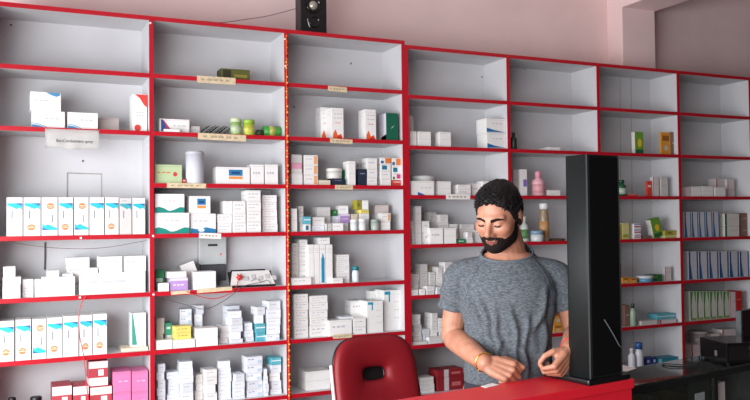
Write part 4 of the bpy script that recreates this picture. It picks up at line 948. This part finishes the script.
def body(bm):
    head_into(bm)
    tube(bm, [(0, .02, 1.36), (-.004, .0, 1.42), (-.018, -.035, 1.49)], [.072, .066, .060], 20)
    ell_loft(bm, refine([(.88, 0, .02, .15, .105), (1.0, 0, .01, .138, .10), (1.15, 0, 0, .14, .10), (1.27, 0, 0, .155, .105), (1.34, 0, 0, .15, .09), (1.385, 0, .005, .100, .076), (1.405, 0, .005, .078, .068)]))
    for S, E, W, r in ((RS, RE, RWr, (.040, .044, .043, .042, .044, .038, .029)), (LS, LE, LW, (.040, .043, .042, .040, .043, .037, .028))):
        M1 = S.lerp(E, .45); M2 = E.lerp(W, .25); M3 = E.lerp(W, .62)
        tube(bm, smooth_pts([S+Vector((0, 0, -.035)), M1, E.lerp(S, .12), E.lerp(W, .06), M2, M3, W], 5), [np.interp(i, [k*5 for k in range(7)], r) for i in range(31)], 18)
    # his right hand: loosely closed, back towards the camera, thumb forward along the top
    hand(bm, RWr, (.93, -.28, -.26), (.10, -.86, .50), 1, ((62, 68, 40), (66, 72, 45), (68, 72, 45), (72, 72, 45)), ((.020, .022, -.006), (.050, .042, -.014), (.084, .044, -.020), (.112, .040, -.026)), 1.0)
    # his left hand: hanging curled, thumb meeting the index finger
    hand(bm, LW, (-.50, -.46, -.73), (.74, -.58, -.12), -1, ((58, 62, 36), (64, 66, 40), (68, 68, 42), (70, 70, 42)), ((.016, .022, -.008), (.042, .046, -.022), (.070, .050, -.040), (.094, .040, -.050)), .96)
    for sx in (-1, 1):
        tube(bm, smooth_pts([(sx*.085, .02, .90), (sx*.095, .01, .52), (sx*.10, .03, .10)], 5), [np.interp(i, (0, 5, 10), (.085, .055, .042)) for i in range(11)], 16)
        tube(bm, [(sx*.10, .05, .05), (sx*.105, -.06, .045), (sx*.11, -.13, .035)], [.038, .036, .028], 12)
LM = HM.inverted()
def bodypost(me):
    for p in me.polygons:
        q = LM @ p.center
        if q.y < -.07 and (q.x/.021)**2+((q.z+.0655)/.0085)**2 < 1: p.material_index = 1
bd = solid('body', body, .0030, [SKIN, LIP], man, 2, bodypost)
# hair, beard, brows
def tuft(p, n_):
    v = noise.noise(Vector(p)*26)*.5+noise.noise(Vector(p)*70)*.35
    front = max(0, -p[1]-.02)/.08; top = max(0, p[2]-.05)/.07
    return .002+.013*min(1, top)+.006*front*min(1, top)+.008*v*(.4+top)
hl = .070-.010*np.clip((ax_-.03)/.03, 0, 1)+.004*np.sin(x*160)
low = np.interp(y, [-.075, -.062, -.045, -.030, -.012, .0, .02, .05, .11], [.068, .056, .036, .004, -.012, .024, .026, -.050, -.066])
hm_ = np.clip((z-np.where(y < -.07, hl, low))/.010, -1, 1.0)
hm_ = np.where((ax_ > .0725) & (z < .030) & (z > -.045) & (np.abs(y-.014) < .024), -1, hm_)
shell('hair', hm_, tuft, HAIR, .0015)
rng = random.Random(3)
cand = [k for k in range(len(HP)) if hm_[k] > .55 and abs(HP[k][2]) < .118]
bm = bmesh.new()
for _ in range(1500):
    k = rng.choice(cand); p = Vector(HP[k]); n_ = Vector(nrm[k]); top = min(1, max(0, (p.z-.035)/.06)); fr = min(1, max(0, (-p.y)/.07))
    # the crown falls forward and to his right; the sides lie down and back
    comb = Vector((-.55*top-.25*fr, -.75*top+.35*(1-top), .25*fr*top-.9*(1-top)))+Vector([rng.uniform(-.35, .35) for _i in range(3)])
    d = (comb.normalized()*.8+n_*(.30+.45*top*fr)).normalized(); L = rng.uniform(.008, .013)+.014*top*fr
    off_ = .001+tuft(HP[k], None)*.55; a0 = p+n_*off_
    pts = [HM @ a0, HM @ (a0+(d+n_*.25).normalized()*L*.5), HM @ (a0+d*L)]
    tube(bm, pts, [.0028, .0022, .0005], 4, cap=False)
obj('hair_tufts', bm, HAIR, bpy.data.objects['hair'])
# beard: jaw, chin and moustache joined to the sideburns
ub = np.interp(y, [-.115, -.095, -.078, -.060, -.040, -.025, -.008, .004], [-.066, -.063, -.060, -.050, -.036, -.012, .006, -.01])
bmk = np.minimum((ub-z)/.007, (.004-y)/.008)
must = np.minimum.reduce([(z+.0590)/.003, (-.0420-.12*ax_-z)/.004, (.034-ax_)/.006, (-.06-y)/.01])
corner = np.minimum.reduce([(.010-np.abs(ax_-.033))/.005, (-.048-z)/.005, (z+.08)/.005, (-.05-y)/.01])
lipx = 1-((x/.0195)**2+((z+.0655)/.0072)**2)
bmk = np.maximum.reduce([bmk, must, corner]); bmk = np.where(lipx > 0, np.minimum(bmk, -lipx*3), bmk)
bmk = np.where(z < -.105, np.maximum(bmk, np.minimum(1, (-.03-y)/.01)), bmk)
bmk = np.where(nrm[:, 2] < -.94, -1, bmk)
shell('beard', np.clip(bmk, -1, 1), lambda p, n_: .0018+.0016*noise.noise(Vector(p)*90), BEARD, .0003)
for s_ in (-1, 1):
    u_ = (s_*x-.031)/.022; bz = .0185+.0030*(1-((u_-.25)**2)*1.4)
    bmsk = np.minimum.reduce([(1-np.abs(u_))/.25, (.0052*(1.15-.4*u_)-np.abs(z-bz))/.0015, (-.03-y)/.01])
    shell('eyebrow', np.clip(bmsk, -1, 1), lambda p, n_: .0012, BEARD, .0006)
    # lowered lids: lash line, with a sliver of the eye below
    c_ = Vector((s_*.031, -.0785, .0015))
    pts = []
    for k in range(9):
        a = -1+2*k/8; pts.append(HM @ (c_+Vector((a*.0125, -.0148*math.sqrt(max(.05, 1-(a*.82)**2)), -.0035-.0022*(1-a*a)))))
    bm = bmesh.new(); tube(bm, pts, [.0012+.0018*math.sin(math.pi*k/8) for k in range(9)], 6); ey = obj('eye', bm, mat('lash_dark', (30, 20, 18), .4, noise_amt=.1), man)
# --- shirt
def shirtb(bm):
    ell_loft(bm, refine([(.955, -.004, .008, .158, .122), (1.02, -.004, .004, .153, .120), (1.12, -.003, 0, .152, .118), (1.22, 0, -.002, .166, .122), (1.29, 0, -.004, .168, .122), (1.335, 0, 0, .155, .108), (1.385, 0, .004, .108, .086), (1.42, 0, .006, .082, .076), (1.45, 0, .008, .070, .070)]), 48)
    for S, E, sx in ((RS, RE, -1), (LS, LE, 1)):
        d = (E-S); e2 = S+d*.58+Vector((sx*.004, 0, 0))
        tube(bm, smooth_pts([(sx*.08, 0, 1.342), S+Vector((0, 0, -.024)), S+d*.3+Vector((sx*.004, 0, 0)), e2], 6), [np.interp(i, (0, 6, 12, 18), (.054, .056, .058, .061)) for i in range(19)], 24, cap=False)
def shirtpost(me):
    n = len(me.vertices); co = np.empty(n*3); no = np.empty(n*3); me.vertices.foreach_get('co', co); me.vertices.foreach_get('normal', no)
    co = co.reshape(-1, 3); no = no.reshape(-1, 3); x, y, z = co.T; d = np.zeros(n)
    tors = np.clip((.175-np.abs(x))/.03, 0, 1); fr = np.clip(-no[:, 1]*1.5, 0, 1)
    def fold(ax, az, bx, bz, w, amp):      # a ridge along a line in the front view
        ux, uz = bx-ax, bz-az; L = math.hypot(ux, uz); ux, uz = ux/L, uz/L
        s = (x-ax)*ux+(z-az)*uz; t = -(x-ax)*uz+(z-az)*ux
        t = t+.006*np.sin(s*40+ax*50)
        along = np.clip(s/(.25*L), 0, 1)*np.clip((L-s)/(.3*L), 0, 1)
        return amp*(np.exp(-(t/w)**2)-.6*np.exp(-((t-2.0*w)/w)**2))*np.clip(along, 0, 1)
    for a in ((-.115, 1.30, -.03, 1.02, .010, .007), (-.06, 1.24, .0, .97, .009, .007), (.01, 1.25, .035, .98, .009, .008), (.06, 1.22, .05, .98, .010, .008), (-.10, 1.15, -.06, .97, .010, .008),
              (.14, 1.31, .07, 1.10, .011, .009), (.13, 1.22, .10, 1.0, .010, .008), (-.14, 1.29, -.09, 1.13, .010, .008), (.03, 1.12, .07, .97, .008, .006), (-.03, 1.13, -.04, .97, .008, .006), (-.13, 1.10, -.05, 1.02, .010, .007)):
        d += fold(*a)*fr*tors*1.15
    arm = 1-tors
    d += arm*.0032*np.sin(z*105+x*55+y*30)*np.clip((1.33-z)/.05, 0, 1)
    d += .0016*np.array([noise.noise(Vector((a*14, b*14, c*9))) for a, b, c in co])
    co = co+no*d[:, None]; me.vertices.foreach_set('co', co.reshape(-1))
    # open the neckline with a slanted cut
    bm = bmesh.new(); bm.from_mesh(me)
    bmesh.ops.bisect_plane(bm, geom=bm.verts[:]+bm.edges[:]+bm.faces[:], plane_co=(0, 0, 1.412), plane_no=Vector((-.02, -.40, 1)).normalized(), clear_outer=True)
    # open the cuffs
    bm.to_mesh(me); bm.free()
sh = solid('t_shirt', shirtb, .0045, SHIRT, man, 3, shirtpost)
# collar rib follows the open edge
bm = bmesh.new(); bm.from_mesh(sh.data); be = [e for e in bm.edges if e.is_boundary]
loop = []
if be:
    vs = {v for e in be for v in e.verts}; pts = [v.co.copy() for v in vs]; cc = sum(pts, Vector())/len(pts)
    bins = {}
    for p in pts:
        k = int((math.atan2(p.y-cc.y, p.x-cc.x)+math.pi)/(2*math.pi)*40) % 40; bins.setdefault(k, []).append(p)
    loop = [sum(bins[k], Vector())/len(bins[k]) for k in sorted(bins)]
bm.free()
if loop:
    bm = bmesh.new(); tube(bm, loop+loop[:2], .0042, 8, cap=False, ref=(0, 0, 1)); obj('collar', bm, mat('collar_rib', (84, 92, 99), .9, noise_amt=.15, noise_scale=80), sh)
bv = BVHTree.FromPolygons([v.co for v in sh.data.vertices], [p.vertices[:] for p in sh.data.polygons])
def seam(pts, w=.0016):
    out = []
    for p in smooth_pts([(a, 0, b) for a, b in pts], 6):
        h = bv.ray_cast(Vector((p.x, -.5, p.z)), Vector((0, 1, 0)))
        if h[0] is not None: out.append(h[0]+Vector((0, .0002, 0)))
    if len(out) > 3:
        bm = bmesh.new(); tube(bm, out, w, 6); obj('seam', bm, SEAMC, sh)
seam([(-.072, 1.385), (-.10, 1.355), (-.125, 1.31), (-.140, 1.265), (-.148, 1.24)])
seam([(.080, 1.388), (.108, 1.36), (.130, 1.32), (.146, 1.275), (.152, 1.25)])
# bangle
bm = bmesh.new(); ax0 = (RWr-RE).normalized(); cB = RWr-ax0*.012; u1 = ax0.orthogonal().normalized(); v1_ = ax0.cross(u1)
tube(bm, [cB+(u1*math.cos(a)+v1_*math.sin(a))*.0318+ax0*.001*math.cos(a*2) for a in [2*math.pi*k/28 for k in range(29)]], .0030, 8, cap=False); obj('bangle', bm, mat('brass', (232, 180, 90), .22, .9, noise_amt=.05), man)
ax1 = (LW-LE).normalized(); cB = LW-ax1*.03; u1 = ax1.orthogonal().normalized(); v1_ = ax1.cross(u1)
bm = bmesh.new(); tube(bm, [cB+(u1*math.cos(a)+v1_*math.sin(a))*.0335 for a in [2*math.pi*k/24 for k in range(25)]], .0020, 6, cap=False); obj('wrist_thread', bm, mat('red_thread', (196, 50, 56), .8, noise_amt=.1), man)
# trousers and shoes, behind the counter
def pantsb(bm):
    ell_loft(bm, refine([(.80, 0, .02, .165, .12), (.90, 0, .02, .165, .12), (.985, 0, .012, .150, .112)]))
    for sx in (-1, 1): tube(bm, smooth_pts([(sx*.085, .02, .86), (sx*.095, .01, .50), (sx*.10, .03, .09)], 5), [np.interp(i, (0, 5, 10), (.095, .070, .060)) for i in range(11)], 18, cap=False)
solid('trousers', pantsb, .008, PANTS, man, 2)
for sx in (-1, 1):
    bm = bmesh.new(); tube(bm, [(sx*.10, .065, .048), (sx*.105, -.05, .046), (sx*.11, -.145, .036)], [.045, .044, .034], 14)
    bmesh.ops.bisect_plane(bm, geom=bm.verts[:]+bm.edges[:]+bm.faces[:], plane_co=(0, 0, .002), plane_no=(0, 0, -1), clear_outer=True); obj('shoe', bm, BLACK, man)
# ---------------------------------------------------------------- daylight
def area(name, loc, tgt, sx, sy, power, col):
    l = bpy.data.lights.new(name, 'AREA'); l.shape = 'RECTANGLE'; l.size = sx; l.size_y = sy; l.energy = power; l.color = col
    o = bpy.data.objects.new(name, l); COL.objects.link(o); o.location = loc
    o.rotation_euler = (Vector(tgt)-Vector(loc)).to_track_quat('-Z', 'Y').to_euler(); return o
area('daylight_left_opening', (XL-.02, 1.2, 1.2), (1.2, 1.75, -.45), 4.3, 2.4, 355, (.95, .972, 1))
w = bpy.data.worlds.new('world'); SC.world = w; w.use_nodes = True
bg = w.node_tree.nodes['Background']; bg.inputs[0].default_value = (.75, .85, 1, 1); bg.inputs[1].default_value = .5
SC.view_settings.view_transform = 'Standard'; SC.view_settings.look = 'None'; SC.view_settings.gamma = 1; SC.view_settings.use_curve_mapping = False
SC.view_settings.exposure = 0.12
SC.cycles.max_bounces = 8; SC.cycles.diffuse_bounces = 5
bpy.context.view_layer.update()
